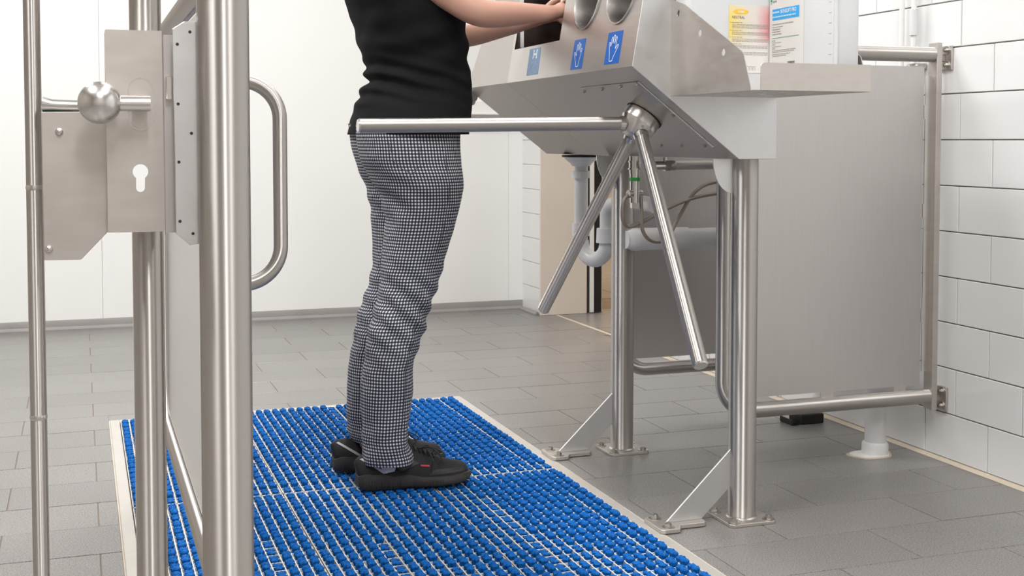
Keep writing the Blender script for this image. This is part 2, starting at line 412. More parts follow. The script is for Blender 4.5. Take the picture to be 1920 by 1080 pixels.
# annex behind the doorway
g=G(); g.box((XW+.006,11.2,-.1),(6.2,11.4,ROOM_H)); g.box((5.9,4.4,-.1),(6.1,11.2,ROOM_H)); g.box((XW+.31,4.4,-.1),(5.9,4.6,ROOM_H)); g.box((XW+.1,YF+.2,-.1),(XW+.3,11.2,ROOM_H))
struct(g.build('wall_annex',M['beige'],None,None))
g=G(); g.box((XW+.31,11.17,0),(5.9,11.199,.1)); struct(g.build('baseboard_annex',M['skirting'],None,None,.003))
# recess of the mat
g=G(); g.box((MX0,MY0,-.06),(MX1,MY1,-.034)); struct(g.build('mat_pit',M['pit'],None,None))
# ceiling lamps
for i,(x,y) in enumerate(LAMPS):
    lab=['ceiling lamp panel left of the gate, left row','ceiling lamp panel near the far wall, left row','ceiling lamp panel behind the viewer','ceiling lamp panel in front of the washing station, right row','ceiling lamp panel near the doorway, right row','ceiling lamp panel over the washing station, right row'][i]
    t=thing('ceiling_lamp',lab,'lamp',(x,y,ROOM_H),'ceiling lamp panels')
    g=G()
    for a,b in (((x-.16,y-.62,ROOM_H-.08),(x-.142,y+.62,ROOM_H)),((x+.142,y-.62,ROOM_H-.08),(x+.16,y+.62,ROOM_H)),((x-.142,y-.62,ROOM_H-.08),(x+.142,y-.602,ROOM_H)),((x-.142,y+.602,ROOM_H-.08),(x+.142,y+.62,ROOM_H))): g.box(a,b)
    g.build('lamp_housing',M['white'],t,None)
    g=G(); g.box((x-.142,y-.602,ROOM_H-.075),(x+.142,y+.602,ROOM_H-.07)); g.build('diffuser',M['lamp'],t,None)

# ------------------------------------------------------------------ brush mat
t=thing('mat_frame','pale steel angle frame set in the floor around the blue brush mat','mat frame',(MX0,MY0,-.03))
RW=.03
for a,b in (((MX0,MY0,-.03),(MX0+RW,MY1,.001)),((MX1-RW,MY0,-.03),(MX1,MY1,.001)),((MX0+RW,MY1-RW,-.03),(MX1-RW,MY1,.001)),((MX0+RW,MY0,-.03),(MX1-RW,MY0+RW,.001))):
    g=G(); g.box(a,b); g.build('frame_rail',M['frame_mat'],t,None,.0015)
g=G()
for a,b in (((MX0-.0036,MY0-.0036,-.006),(MX0-.0004,MY1+.0036,-.0008)),((MX1+.0004,MY0-.0036,-.006),(MX1+.0036,MY1+.0036,-.0008)),((MX0,MY1+.0004,-.006),(MX1,MY1+.0036,-.0008)),((MX0,MY0-.0036,-.006),(MX1,MY0-.0004,-.0008))): g.box(a,b)
g.build('joint_sealant',M['grout_l'],t,None)
def tuft_mesh(name,h,seed,L=.0205,splay=1.0):
    rnd=random.Random(seed); g=G(); nt=10
    for lobe in (-1,1):
        cy=lobe*.0094; ns=12
        V=[];F=[]
        lv=[(0,.0070),(h*.45,.0079*splay),(h*.84,.0095*splay),(h*1.0,.0066*splay)]
        for zi,(z,rr) in enumerate(lv):
            for k in range(ns):
                a=2*PI*k/ns+lobe*.2; q=rr*(1.16 if k%2 else .78)*rnd.uniform(.92,1.08)
                V.append((q*math.cos(a)*1.02,cy+q*math.sin(a),-.008+z+(rnd.uniform(-.0016,.0014) if zi==3 else 0)))
        for zi in range(3):
            for k in range(ns):
                F.append((zi*ns+k,zi*ns+(k+1)%ns,(zi+1)*ns+(k+1)%ns,(zi+1)*ns+k))
        c=len(V); V.append((0,cy,-.008+h*.88))
        for k in range(ns): F.append((3*ns+k,3*ns+(k+1)%ns,c))
        g.add(V,F)
    me=bpy.data.meshes.new(name); me.from_pydata([tuple(v) for v in g.v],[],g.f); me.materials.append(M['blue_brush']); return me
tm_t=[tuft_mesh('tuft_tall',.0180,i) for i in range(5)]
tm_m=[tuft_mesh('tuft_mid',.0140,i+10,splay=.95) for i in range(3)]
tm_s=[tuft_mesh('tuft_short',.0112,i+20,splay=1.12) for i in range(3)]
cols=[(.1125,.4835),(.4875,.8705),(.8745,1.2425)]; rows=[(2.163,3.2035),(3.2085,4.2125)]
names={(0,0):'blue brush grating panel at the front left, under the steel post',(1,0):'blue brush grating panel in front of the black shoes, middle column',(2,0):'blue brush grating panel at the front right, beside the brace feet',
       (0,1):'blue brush grating panel at the back left, behind the steel guard panel',(1,1):'blue brush grating panel at the back middle, behind the shoe heels',(2,1):'blue brush grating panel at the back right corner of the mat'}
for ci,(x0,x1) in enumerate(cols):
    for ri,(y0,y1) in enumerate(rows):
        t=thing('brush_grating',names[(ci,ri)],'brush mat',(x0,y0,-.032),'grating panels of the brush mat')
        NL=14; NP=19 if ri else 20
        px=(x1-x0)/NL; py=(y1-y0)/NP
        g=G()
        for k in range(NL+1):
            x=x0+px*k; e=.0012 if 0<k<NL else .0017
            g.box((max(x-e,x0),y0,-.024),(min(x+e,x1),y1,.0012))
        g.box((x0,y0,-.024),(x1,y0+.0028,.0012)); g.box((x0,y1-.0028,-.024),(x1,y1,.0012))
        g.build('bearing_bars',M['grate'],t,None)
        g=G()
        for k in range(NP*2+1):
            y=y0+.001+(y1-y0-.002)*k/(NP*2); g.box((x0,y-.0010,-.010),(x1,y+.0010,.0002))
        o=g.build('cross_rods',M['grate'],t,None)
        for s in range(4):
            g=G(); cx=(x0+.02 if s%2 else x1-.02); cy=(y0+.02 if s<2 else y1-.02); g.tube([(cx,cy,-.034),(cx,cy,-.022)],.008,8); g.build('foot',M['black'],t,30)
        for a in range(NL):
            for b in range(NP):
                cx=x0+px*(a+.5); cy=y0+py*(b+.5)
                v=noise.noise((cx*6,cy*2.2,1.3))
                low=False; mid=False
                if ci==2 and a==3 and cy<2.98: low=True
                if ci==2 and a in (11,) and v<.1: mid=True
                if ci==1 and a==5 and cy<2.72: low=True
                if ci==0 and a in (10,) and cy<2.85: low=True
                if ci==0 and a==5 and cy<3.1: low=True
                if ci==1 and a==11 and ri==1 and cy>3.6: low=True
                if b==NP-1 and ri==0: mid=True
                if b==0 and ri==1: mid=True
                if v>.33: mid=True
                if a in (0,) and ri==0 and random.random()<.3: mid=True
                me=random.choice(tm_s if low else tm_m if mid else tm_t)
                o=bpy.data.objects.new('bristle_tuft',me); C.objects.link(o); o.parent=t
                o.location=(cx-x0+random.uniform(-.0006,.0006),cy-y0,.032)
                o.rotation_euler=(0,0,random.choice((0,PI))+random.uniform(-.06,.06)); s=random.uniform(.95,1.05); o.scale=(s,s,random.uniform(.92,1.06))

# ------------------------------------------------------------------ washing station
LX=1.507
F0=Vector((1.187,0,1.088)); B0=Vector((1.463,0,.8755)); BR=1.563; Y0=2.58; Y1=3.451; Y2=3.85; TOP=1.50
us=(B0-F0).normalized(); nu=Vector((us.z,0,-us.x)); nu=-nu if nu.z>0 else nu   # outward normal of sloped underside
fs=Vector((.0255,0,.151)).normalized(); nf=Vector((-fs.z,0,fs.x)); nf=nf if nf.x<0 else -nf
t=st=thing('washing_station','brushed steel hand washing station on two round legs with blue hand stickers','washing station',(LX,3.0,0))
FL=(TOP-1.088)/fs.z; TT=.002
# front panel with basin opening and two oval slots
def fc(y,z): return (y-Y0,(z-1.088)/fs.z)
ho=[fc(3.073,1.184),fc(3.433,1.184),fc(3.433,1.44),fc(3.073,1.44)]
sl=[stad(2.915-Y0,(1.302-1.088)/fs.z,.155,.205,14),stad(2.703-Y0,(1.298-1.088)/fs.z,.160,.205,14)]
g=G(); g.prism([(0,0),(Y1-Y0,0),(Y1-Y0,FL),(0,FL)],[ho]+sl,(F0.x,Y0,F0.z),(0,1,0),fs,-nf,TT); fp=g.build('front_panel',M['sheet'],st,30)
def ring_wall(name,loop,depth,m,parent,rim=0,close=False,grow=1.0):
    g=G(); n=len(loop); O=Vector((F0.x,Y0,F0.z))
    cxl=sum(p[0] for p in loop)/n; cyl=sum(p[1] for p in loop)/n
    V=[];F=[]
    lv=[(rim,1.0,1.035),(rim*1.0,1.0,1.0),(-rim*.5,1.0,.985),(-depth*.25,1.0,.97),(-depth,1.0,.93)] if rim else [(0,1,1),(-depth,1,1)]
    for d,_,s in lv:
        for a,b in loop:
            V.append(O+Vector((0,1,0))*(cxl+(a-cxl)*s)+fs*(cyl+(b-cyl)*s)+nf*d)
    if rim:
        V=[O+Vector((0,1,0))*(cxl+(a-cxl)*1.05)+fs*(cyl+(b-cyl)*1.035)+nf*.0002 for a,b in loop]+V; lv=[0]+lv
    for i in range(len(lv)-1):
        for k in range(n): F.append((i*n+k,i*n+(k+1)%n,(i+1)*n+(k+1)%n,(i+1)*n+k))
    if close: F.append(tuple(range((len(lv)-1)*n,len(lv)*n)))
    g.add(V,F); return g.build(name,m,parent,35)
M['basin']=steel('shade_darkened_basin',(2,2,9),(.26,.215,.20),.03,(.25,.35),.03,12)  # steel darkened so the colour carries the shade inside the opening
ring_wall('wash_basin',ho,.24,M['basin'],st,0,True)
for L in sl: ring_wall('slot_liner',L,.13,M['cast'],st,.004,True)
g=G(); g.box((1.220,3.4265,1.19),(1.230,3.4305,1.43)); g.build('sensor_strip',M['plastic_w'],st,None)
# sloped underside, one sheet for the body, one for the wing
UL=(B0-F0).length
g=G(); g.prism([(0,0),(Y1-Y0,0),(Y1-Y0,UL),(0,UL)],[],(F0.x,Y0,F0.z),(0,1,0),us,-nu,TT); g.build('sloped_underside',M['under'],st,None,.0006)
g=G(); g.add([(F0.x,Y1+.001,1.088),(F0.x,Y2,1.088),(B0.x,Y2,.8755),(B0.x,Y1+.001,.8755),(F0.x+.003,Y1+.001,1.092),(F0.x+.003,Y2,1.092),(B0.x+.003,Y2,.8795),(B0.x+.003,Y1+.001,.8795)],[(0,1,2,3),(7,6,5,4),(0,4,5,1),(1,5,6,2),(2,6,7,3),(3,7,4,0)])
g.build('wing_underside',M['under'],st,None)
# bottom, back, top
g=G(); g.box((B0.x,Y0,.8755),(BR,Y2,.8775)); g.build('bottom_panel',M['cover'],st,None)
g=G(); g.box((BR-.002,Y0+.002,.8775),(BR,Y2,TOP)); g.build('back_panel',M['sheet'],st,None)
g=G(); g.box((F0.x+fs.x*FL,Y0,TOP),(BR,Y2-.1,TOP+.002)); g.build('top_panel',M['sheet'],st,None)
# end panel facing the viewer, with a folded lip along the slope
xt=F0.x+fs.x*FL
g=G(); g.prism([(F0.x-.0005,1.0875),(B0.x,.8755),(BR,.8755),(BR,TOP),(xt,TOP)],[],(0,Y0-.002,0),(1,0,0),(0,0,1),(0,1,0),.002); g.build('end_panel',M['galv'],st,None,.0008)
# far end panel of body and of wing
g=G(); g.prism([(F0.x+.004,1.0885),(B0.x,.878),(BR-.003,.878),(BR-.003,TOP),(xt+.004,TOP)],[],(0,Y1-.003,0),(1,0,0),(0,0,1),(0,1,0),.002); g.build('inner_end_panel',M['galv'],st,None)
xw=F0.x+math.tan(math.radians(18.7))*(1.42-1.088)
g=G(); g.prism([(F0.x+.002,1.090),(B0.x,.8775),(BR,.8775),(BR,1.42),(xw,1.42)],[],(0,Y2-.002,0),(1,0,0),(0,0,1),(0,1,0),.002); g.build('wing_end_panel',M['galv'],st,None)
g=G(); g.prism([(0,0),(Y2-Y1-.001,0),(Y2-Y1-.001,.35),(0,.35)],[],(F0.x,Y1+.001,1.088),(0,1,0),(math.sin(math.radians(18.7)),0,math.cos(math.radians(18.7))),(math.cos(math.radians(18.7)),0,-math.sin(math.radians(18.7))),.002); g.build('wing_front_panel',M['under'],st,None)  # darkened steel stands in for the black shirt's reflection
# cover plate with folded edge on the underside, nuts
g=G()
def up(y,s,d=0): return Vector((F0.x,y,F0.z))+us*s+nu*d
def su(x): return (x-F0.x)/us.x
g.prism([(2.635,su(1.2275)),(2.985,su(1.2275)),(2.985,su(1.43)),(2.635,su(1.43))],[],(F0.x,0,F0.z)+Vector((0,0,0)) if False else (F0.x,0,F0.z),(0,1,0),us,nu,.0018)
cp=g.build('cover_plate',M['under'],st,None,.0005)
g=G(); g.tube([up(2.634,su(1.2275),.001),up(2.632,su(1.425),.001)],.0024,8); g.build('folded_edge',M['cast'],cp,40)
for y,x in ((2.986,1.2375),(2.868,1.2363),(2.749,1.234),(2.646,1.232),(2.903,1.419),(2.790,1.419),(2.668,1.419),(2.652,1.3266)):
    bolt(cp,up(y-.006,su(x),.0018),nu,.0045,.004,False,'nut')
bolt(st,(F0.x+.02,Y2,1.06),(0,1,0),.008,.008,True)
g=G(); g.tube([(1.205,3.856,1.045),(1.205,3.872,1.045)],.012,16,radii=[.012,.009]); g.build('end_cap',M['cast'],st,40)
# legs
def leg(y):
    g=G(); g.tube([(LX,y,.008),(LX,y,.876)],.0335,36); l=g.build('leg',M['tube'],st,40)
    g=G(); g.tube([(LX,y,.008),(LX,y,.012)],.036,32,radii=[.038,.0345]); g.build('weld_bead',M['cast'],l,60)
    a=.062
    g=G(); g.prism([(-a,-a+.008),(-a+.008,-a),(a-.008,-a),(a,-a+.008),(a,a-.008),(a-.008,a),(-a+.008,a),(-a,a-.008)],[],(LX,y,0),(1,0,0),(0,1,0),(0,0,1),.008); bp_=g.build('base_plate',M['cover'],l,None,.001)
    for sx in (-1,1):
        for sy in (-1,1): bolt(l,(LX+sx*.047,y+sy*.047,.008),(0,0,1),.0075,.006)
    g=G(); g.prism([(LX-.031,.176),(LX-.031,.085),(1.397,.0115),(1.302,.0115)],[],(0,y-.0025,0),(1,0,0),(0,0,1),(0,1,0),.005); b=g.build('brace',M['galv'],st,None,.0008)
    g=G(); g.prism([(1.268,-.045),(1.276,-.052),(1.315,-.052),(1.330,-.028),(1.392,-.028),(1.40,-.02),(1.40,.02),(1.392,.028),(1.330,.028),(1.315,.052),(1.276,.052),(1.268,.045)],[],(0,y,.0015),(1,0,0),(0,1,0),(0,0,1),.010); g.build('foot_plate',M['cover'],b,None,.001)
    for s in (-1,1): bolt(b,(1.292,y+s*.035,.0115),(0,0,1),.0075,.006)
    # quarter-round gusset under the box
    pts=[(LX-.033,.8755)]+[(LX-.033-.052*math.cos(a),.8755-.082*math.sin(a)) for a in [PI/2*k/10 for k in range(11)]]
    g=G(); g.prism(pts,[],(0,y-.002,0),(1,0,0),(0,0,1),(0,1,0),.004); g.build('gusset',M['galv'],st,None)
leg(2.63); leg(3.335)
# tray for the canisters
tx0,tx1,ty0,ty1,tz=1.284,1.565,2.213,2.578,1.021
tr=None
g=G(); g.prism([(tx0,ty0),(tx1,ty0),(tx1,ty1),(tx0,ty1)],[circ(1.34+.07*i,2.30+.085*j,.009,12) for i in range(3) for j in range(3)],(0,0,tz),(1,0,0),(0,1,0),(0,0,1),.002); tr=g.build('canister_tray',M['cover'],st,None)
g=G()
out=[(ty1,tz),(ty1,1.2415),(2.512,1.2245),(2.262,1.106),(2.2475,1.096),(ty0+.002,tz)]
g.prism(out,[circ(2.5395,1.2066,.0075),circ(2.4366,1.1539,.0078),circ(2.3312,1.1051,.0078)],(tx0-.001,0,0),(0,1,0),(0,0,1),(1,0,0),.002); g.build('tray_side',M['cover'],tr,None)
g=G(); g.prism(out,[circ(2.5395,1.2066,.0075),circ(2.4366,1.1539,.0078)],(tx1-.001,0,0),(0,1,0),(0,0,1),(1,0,0),.002); g.build('tray_side',M['cover'],tr,None)
g=G(); r_=.008
g.prism([(1.303,tz),(tx1,tz),(tx1,1.0775),(1.303+r_,1.0775),(1.303+r_*.3,1.0775-r_*.3),(1.303,1.0775-r_)],[],(0,ty0-.001,0),(1,0,0),(0,0,1),(0,1,0),.002); g.build('tray_lip',M['cover'],tr,None,.0005)
# stickers (lie on the front panel) -> parts of the station
def fpt(y,z,d=0): s=(z-1.088)/fs.z; return Vector((F0.x,y,F0.z))+fs*s+nf*d
def on_front(name,quad,m,parent,d=.0006):
    g=G(); g.add([fpt(y,z,d) for y,z in quad]+[fpt(y,z,0.0001) for y,z in quad],[(0,1,2,3),(0,4,5,1),(1,5,6,2),(2,6,7,3),(3,7,4,0)]); return g.build(name,m,parent,None)
def stroke(pts,wd,closed,place,name,m,parent):
    g=G(); n=len(pts); P=[Vector((a,b)) for a,b in pts]
    V=[];F=[]
    for i in range(n):
        if closed: a,b=P[i-1],P[(i+1)%n]
        else: a,b=P[max(i-1,0)],P[min(i+1,n-1)]
        tt=(b-a).normalized(); nn_=Vector((-tt.y,tt.x))*wd/2
        V+=[place(P[i]+nn_),place(P[i]-nn_)]
    for i in range(n if closed else n-1):
        j=(i+1)%n; F.append((2*i,2*i+1,2*j+1,2*j))
    g.add(V,F); return g.build(name,m,parent,None)
# an open right hand outline in unit square (x to the viewer's right)
hand=[(.30,.05),(.30,.12),(.27,.25),(.22,.38),(.17,.52),(.12,.66),(.14,.71),(.19,.71),(.23,.63),(.28,.54),(.29,.66),(.28,.82),(.31,.88),(.36,.88),(.39,.82),(.41,.60),(.43,.80),(.45,.92),(.50,.95),(.54,.91),(.55,.80),(.55,.60),(.60,.78),(.63,.87),(.68,.88),(.71,.83),(.70,.70),(.67,.52),(.66,.44),(.72,.50),(.80,.57),(.87,.60),(.90,.55),(.86,.49),(.76,.38),(.66,.24),(.58,.14),(.56,.05),(.52,.03),(.34,.03)]
def smooth_closed(p,it=1):
    for _ in range(it):
        q=[]
        for i in range(len(p)):
            a=p[i];b=p[(i+1)%len(p)]
            q+=[(a[0]*.75+b[0]*.25,a[1]*.75+b[1]*.25),(a[0]*.25+b[0]*.75,a[1]*.25+b[1]*.75)]
        p=q
    return p
hs=smooth_closed(hand,2)
def sticker(ya,yb,za,zb,m,inkm,flip):   # ya = viewer's left edge (larger y)
    s=on_front('hand_sticker',[(ya,za),(yb,za),(yb,zb),(ya,zb)],m,st)
    def place(p):
        u=p.x if not flip else 1-p.x
        return fpt(ya+(yb-ya)*(.08+.84*u),za+(zb-za)*(.06+.88*p.y),.0009)
    stroke(hs,.028,True,place,'hand_outline',inkm,s); return s
sticker(2.745,2.660,1.1003,1.1768,M['sticker'],M['ink_w'],False)
sticker(2.960,2.886,1.0993,1.1752,M['sticker'],M['ink_w'],True)
s=on_front('hand_sticker',[(3.291,1.1008),(3.200,1.1008),(3.208,1.1757),(3.296,1.1757)],M['sticker_pale'],st)
s['label']='pale blue hand washing sticker'
pale=mat('pale_print',(.42,.55,.74),.4)
for fl,cx in ((False,-.17),(True,.17)):
    pl=lambda p,fl=fl,cx=cx: fpt(3.291+(3.200-3.291)*(.5+cx+((p.x if not fl else 1-p.x)-.5)*.42),1.101+.0755*(.05+.48*p.y),.0009)
    stroke(hs,.05,True,pl,'hand_outline',pale,s)
tap=[(.30,.60),(.42,.60),(.42,.72),(.60,.72),(.60,.60),(.72,.60),(.68,.68),(.68,.86),(.72,.93),(.60,.93),(.60,.80),(.42,.80),(.42,.93),(.30,.93),(.34,.86),(.34,.68)]
g=G(); g.add([fpt(3.291+(3.200-3.291)*a,1.101+.0755*b,.0009) for a,b in tap],[tuple(range(len(tap)))]); g.build('dispenser_mark',M['ink_w'],s,None)

# ------------------------------------------------------------------ tripod turnstile
Cc=Vector((1.3052,2.80,.9616)); ax=Vector((-.6291,-.0035,-.7773)).normalized()
D=[Vector((-.9999,-.0025,-.0124)),Vector((-.1045,.6642,-.7402)),Vector((-.1012,-.6685,-.7368))]
t=thing('tripod_turnstile','three-armed steel turnstile head under the washing station, one arm level','turnstile',tuple(Cc))
base=Cc-ax*.030
g=G(); g.tube([base+ax*.0022,base+ax*.006],.050,40); g.build('rubber_ring',M['black'],t,40)
g=G(); g.tube([base+ax*.006,base+ax*.030,base+ax*.034,base+ax*.052,base+ax*.064,base+ax*.068],.046,48,radii=[.0475,.0475,.0465,.033,.026,.021]); g.build('hub',M['cast'],t,35)
for i,d in enumerate(D):
    g=G(); g.tube([Cc+d*.018,Cc+d*.701],.0168,32); a=g.build('arm',M['tube_h'],t,40)
    g=G(); g.tube([Cc+d*.701,Cc+d*.7045],.0165,32,radii=[.0165,.0145]); g.build('end_cap',M['cast'],a,30)
    g=G(); g.tube([Cc+d*.040,Cc+d*.052],.0188,28,radii=[.0195,.0178]); g.build('collar',M['cast'],a,60)
for k in range(3):
    u=ax.cross(Vector((0,1,0))).normalized(); v=ax.cross(u); a=2*PI*k/3+PI/3*1+.5
    p=base+ax*.040+(u*math.cos(a)+v*math.sin(a))*.040
    bolt(t,p,(u*math.cos(a)+v*math.sin(a)+ax*.8),.0045,.004,False,'screw')

# ------------------------------------------------------------------ guard frames
def guard(label,origin,u,length,z0,z1,sheet,r=.0212,sm='sheet_v',name='guard_frame'):
    """tube hoop in the plane spanned by u and z; the free side first"""
    O=Vector(origin); u=Vector(u); nr=u.cross(Vector((0,0,1)))
    t=thing(name,label,'guard panel',origin,None)
    P=lambda a,z: O+u*a+Vector((0,0,z-O.z))
    g=G(); g.tube(bend([P(length,z1),P(0,z1),P(0,z0),P(length,z0)],.085,12),r,28); g.build('tube_hoop',M['tube'],t,40)
    a0,a1,s0,s1=sheet
    g=G(); g.ax[0]=(0,0,1); g.prism([(a0,s0),(a1,s0),(a1,s1),(a0,s1)],[],O-Vector((0,0,O.z))-nr*.0012,u,(0,0,1),nr,.0024); g.build('sheet_panel',M[sm],t,None)
    return t,P
# near frame, fixed to the tiled wall
t,P=guard('large brushed steel guard panel in a tube frame, bolted to the tiled wall',(1.625,2.94,.187),(1,0,0),.66,.187,1.162,(.022,.632,.222,1.128))
g=G(); g.box((2.285,2.920,.150),(2.303,2.958,1.195)); g.build('end_post',M['cover'],t,None,.001)
g=G()
for z in (.42,.72,1.0): g.box((2.258,2.938,z-.02),(2.285,2.942,z+.02))
g.box((2.262,2.9385,.26),(2.285,2.9415,1.10)); g.build('edge_strip',M['cast'],t,None)
for z in (.182,1.153):
    g=G(); g.box((2.303,2.932,z-.010),(2.322,2.944,z+.010)); g.box((2.322,2.905,z-.034),(2.3285,2.962,z+.034)); fl=g.build('wall_flange',M['cover'],t,None,.001)
    for s in (-1,1): bolt(fl,(2.322,2.924,z+s*.021),(-1,0,0),.006,.006)
for xx in (1.70,1.95,2.19):
    g=G(); g.box((xx-.02,2.9385,.205),(xx+.02,2.9415,.223)); g.build('sheet_tab',M['cover'],t,None)
# far frame
t,P=guard('steel guard panel in a tube frame standing behind the drain pipes',(1.625,3.594,.187),(1,0,0),.66,.187,1.10,(.022,.66,.222,1.07))
g=G(); g.box((2.285,3.575,.150),(2.303,3.613,1.15)); g.build('end_post',M['cover'],t,None,.001)
for z in (.182,1.10):
    g=G(); g.box((2.303,3.587,z-.010),(2.322,3.600,z+.010)); g.box((2.322,3.56,z-.034),(2.3285,3.616,z+.034)); g.build('wall_flange',M['cover'],t,None,.001)

# ------------------------------------------------------------------ plumbing
t=thing('drain_siphon','white plastic bottle-neck drain and U-bend hanging under the washing station','drain',(1.51,3.675,.87))
SX,SY=1.51,3.665
g=G(); g.tube([(SX,SY,.8735),(SX,SY,.8665)],.062,28); g.build('black_gasket',M['black'],t,40)
g=G(); g.tube([(SX,SY,.8665),(SX,SY,.860),(SX,SY,.846),(SX,SY,.838)],.03,28,radii=[.028*2.0,.052,.034,.030]); g.build('flange',M['plastic_w'],t,50)
g=G(); g.tube([(SX,SY,.838),(SX,SY,.600)],.0215,24); g.build('down_pipe',M['plastic_w'],t,50)
g=G(); g.tube([(SX,SY,.822),(SX,SY,.800)],.030,20); g.build('upper_nut',M['plastic_w'],t,30)
g=G(); g.tube([(SX,SY,.655),(SX,SY,.615)],.028,20); g.build('sleeve',M['plastic_w'],t,30)
UX=SX+.045; UYv=SY-.105   # far limb of the U
U0=Vector((SX,SY,.600)); dU=Vector((UX-SX,UYv-SY,0)); ul=dU.length; dU.normalize()
arc=[U0+dU*(ul/2*(1-math.cos(a)))-Vector((0,0,math.sin(a)*ul/2)) for a in [PI*k/16 for k in range(17)]]
g=G(); g.tube(arc,.0245,24); g.build('u_bend',M['plastic_w'],t,60)
g=G(); g.tube([arc[-1],arc[-1]+Vector((0,0,.045))],.034,24,radii=[.035,.033]); g.build('union_nut',M['plastic_w'],t,30)
top=arc[-1]+Vector((0,0,.045))
g=G(); g.tube(bend([top,top+Vector((0,0,.075)),top+Vector((.05,-.13,.085)),top+Vector((.05,-.24,.082))],.045,10),.0235,24); g.build('outlet_elbow',M['plastic_w'],t,60)
t=thing('waste_pipe','white horizontal waste pipe crossing behind the turnstile arms','pipe',(1.55,3.30,.63))
g=G(); g.tube([(1.50,3.30,.630),(1.565,3.30,.6305)],.026,24); g.tube([(1.565,3.30,.6305),(1.58,3.30,.6305)],.03,24); g.tube([(1.58,3.30,.6305),(2.19,3.30,.6345)],.0275,28); g.build('pipe_run',M['plastic_w'],t,40)
g=G(); g.tube([(1.505,3.30,.630),(1.52,3.30,.630),(1.535,3.30,.6303)],.033,24,radii=[.026,.033,.0335]); g.tube([(1.535,3.30,.6303),(1.70,3.30,.631)],.0325,28,radii=[.0335,.0318]); g.build('socket_joint',M['plastic_w'],t,40)
g=G(); g.tube(bend([(2.19,3.30,.6345),(2.22,3.30,.6345),(2.22,3.30,.45),(2.1857,3.045,.40),(2.1857,3.045,.2)],.05,8),.0265,24); g.build('wall_bend',M['plastic_w'],t,60)
t=thing('floor_waste_pipe','white standpipe entering the floor through a sealed ring near the wall','pipe',(2.1857,3.045,0))
g=G(); g.tube([(2.1857,3.045,0),(2.1857,3.045,.2)],.0305,32); g.build('standpipe',M['plastic_w'],t,40)
g=G(); g.tube([(2.1857,3.045,.006),(2.1857,3.045,.034),(2.1857,3.045,.040)],.0375,32,radii=[.0385,.038,.034]); g.build('socket',M['plastic_w'],t,40)
g=G(); g.prism([( .068*math.cos(a)*(1+.12*math.sin(3*a)), .052*math.sin(a)*(1+.1*math.cos(2*a))) for a in [2*PI*k/36 for k in range(36)]],[],(2.172,3.045,0),(1,0,0),(0,1,0),(0,0,1),.003); g.build('sealant_edge',M['grout_l'],t,None)
g=G(); g.prism([( .060*math.cos(a)*(1+.1*math.sin(3*a)), .045*math.sin(a)*(1+.1*math.cos(2*a))) for a in [2*PI*k/36 for k in range(36)]],[],(2.172,3.045,.003),(1,0,0),(0,1,0),(0,0,1),.003); g.build('sealant_ring',M['white'],t,None)
# valve with hoses
VX,VY=1.468,3.17
t=thing('supply_valve','nickel inlet valve with green ring and braided hoses, under the station','valve',(VX,VY,.82))
g=G()
for z0,z1,r in ((.8755,.862,.016),(.862,.858,.019),(.858,.842,.017),(.842,.838,.0195),(.838,.826,.0155)): g.tube([(VX,VY,z0),(VX,VY,z1)],r,18)
g.build('threaded_nipple',M['brass'],t,30)
g=G(); g.tube([(VX,VY,.826),(VX,VY,.816)],.0145,16); g.build('valve_neck',M['brass'],t,30)
g=G(); g.tube([(VX,VY,.816),(VX,VY,.806)],.0150,10); g.build('green_ring',M['green'],t,30)
g=G(); g.tube([(VX,VY,.806),(VX,VY,.745)],.0138,16); g.tube([(VX-.022,VY-.005,.770),(VX+.022,VY+.005,.770)],.011,14); g.tube([(VX,VY,.745),(VX,VY,.730)],.012,6); g.build('tee_body',M['brass'],t,30)
def spline(pts,n=10):
    P=[Vector(p) for p in pts]; P=[P[0]*2-P[1]]+P+[P[-1]*2-P[-2]]; out=[]
    for i in range(1,len(P)-2):
        for k in range(n):
            s=k/n; a,b,c,d=P[i-1],P[i],P[i+1],P[i+2]
            out.append(.5*((2*b)+(c-a)*s+(2*a-5*b+4*c-d)*s*s+(3*b-a-3*c+d)*s**3))
    out.append(P[-2]); return out
hn=[[(VX-.016,VY,.772),(VX-.034,VY,.748),(VX-.036,VY,.700),(VX-.015,VY+.01,.678),(VX+.03,VY+.01,.690),(VX+.12,VY+.03,.726),(VX+.22,VY+.05,.755),(VX+.36,VY+.06,.772)],
    [(VX+.018,VY,.775),(VX+.022,VY,.72),(VX+.026,VY,.665),(VX+.06,VY+.01,.635),(VX+.11,VY+.02,.640),(VX+.16,VY+.04,.70),(VX+.21,VY+.05,.765),(VX+.27,VY+.06,.795),(VX+.36,VY+.06,.80)]]
for k,p in enumerate(hn):
    g=G(); g.tube(spline(p),.0055,12); g.build('braided_hose',M['hose'],t,60)
g=G(); g.tube([(VX+.052,VY-.02,.845),(VX+.050,VY-.02,.80)],.007,10); g.build('black_lever',M['black'],t,40)
t=thing('supply_pipe','thin bright steel water pipe with union fitting right below the station','pipe',(1.55,3.10,.85))
g=G(); g.tube([(1.555,3.10,.8505),(1.90,3.10,.852)],.0125,24); g.build('pipe_run',M['tube_h'],t,40)
g=G(); g.tube([(1.525,3.10,.850),(1.540,3.10,.850)],.0165,6); g.tube([(1.54,3.10,.85),(1.556,3.10,.8505)],.0145,16); g.tube([(1.478,3.10,.85),(1.525,3.10,.85)],.012,16); g.tube([(1.53,3.10,.85),(1.53,3.10,.873)],.008,12); g.build('union_fitting',M['brass'],t,30)
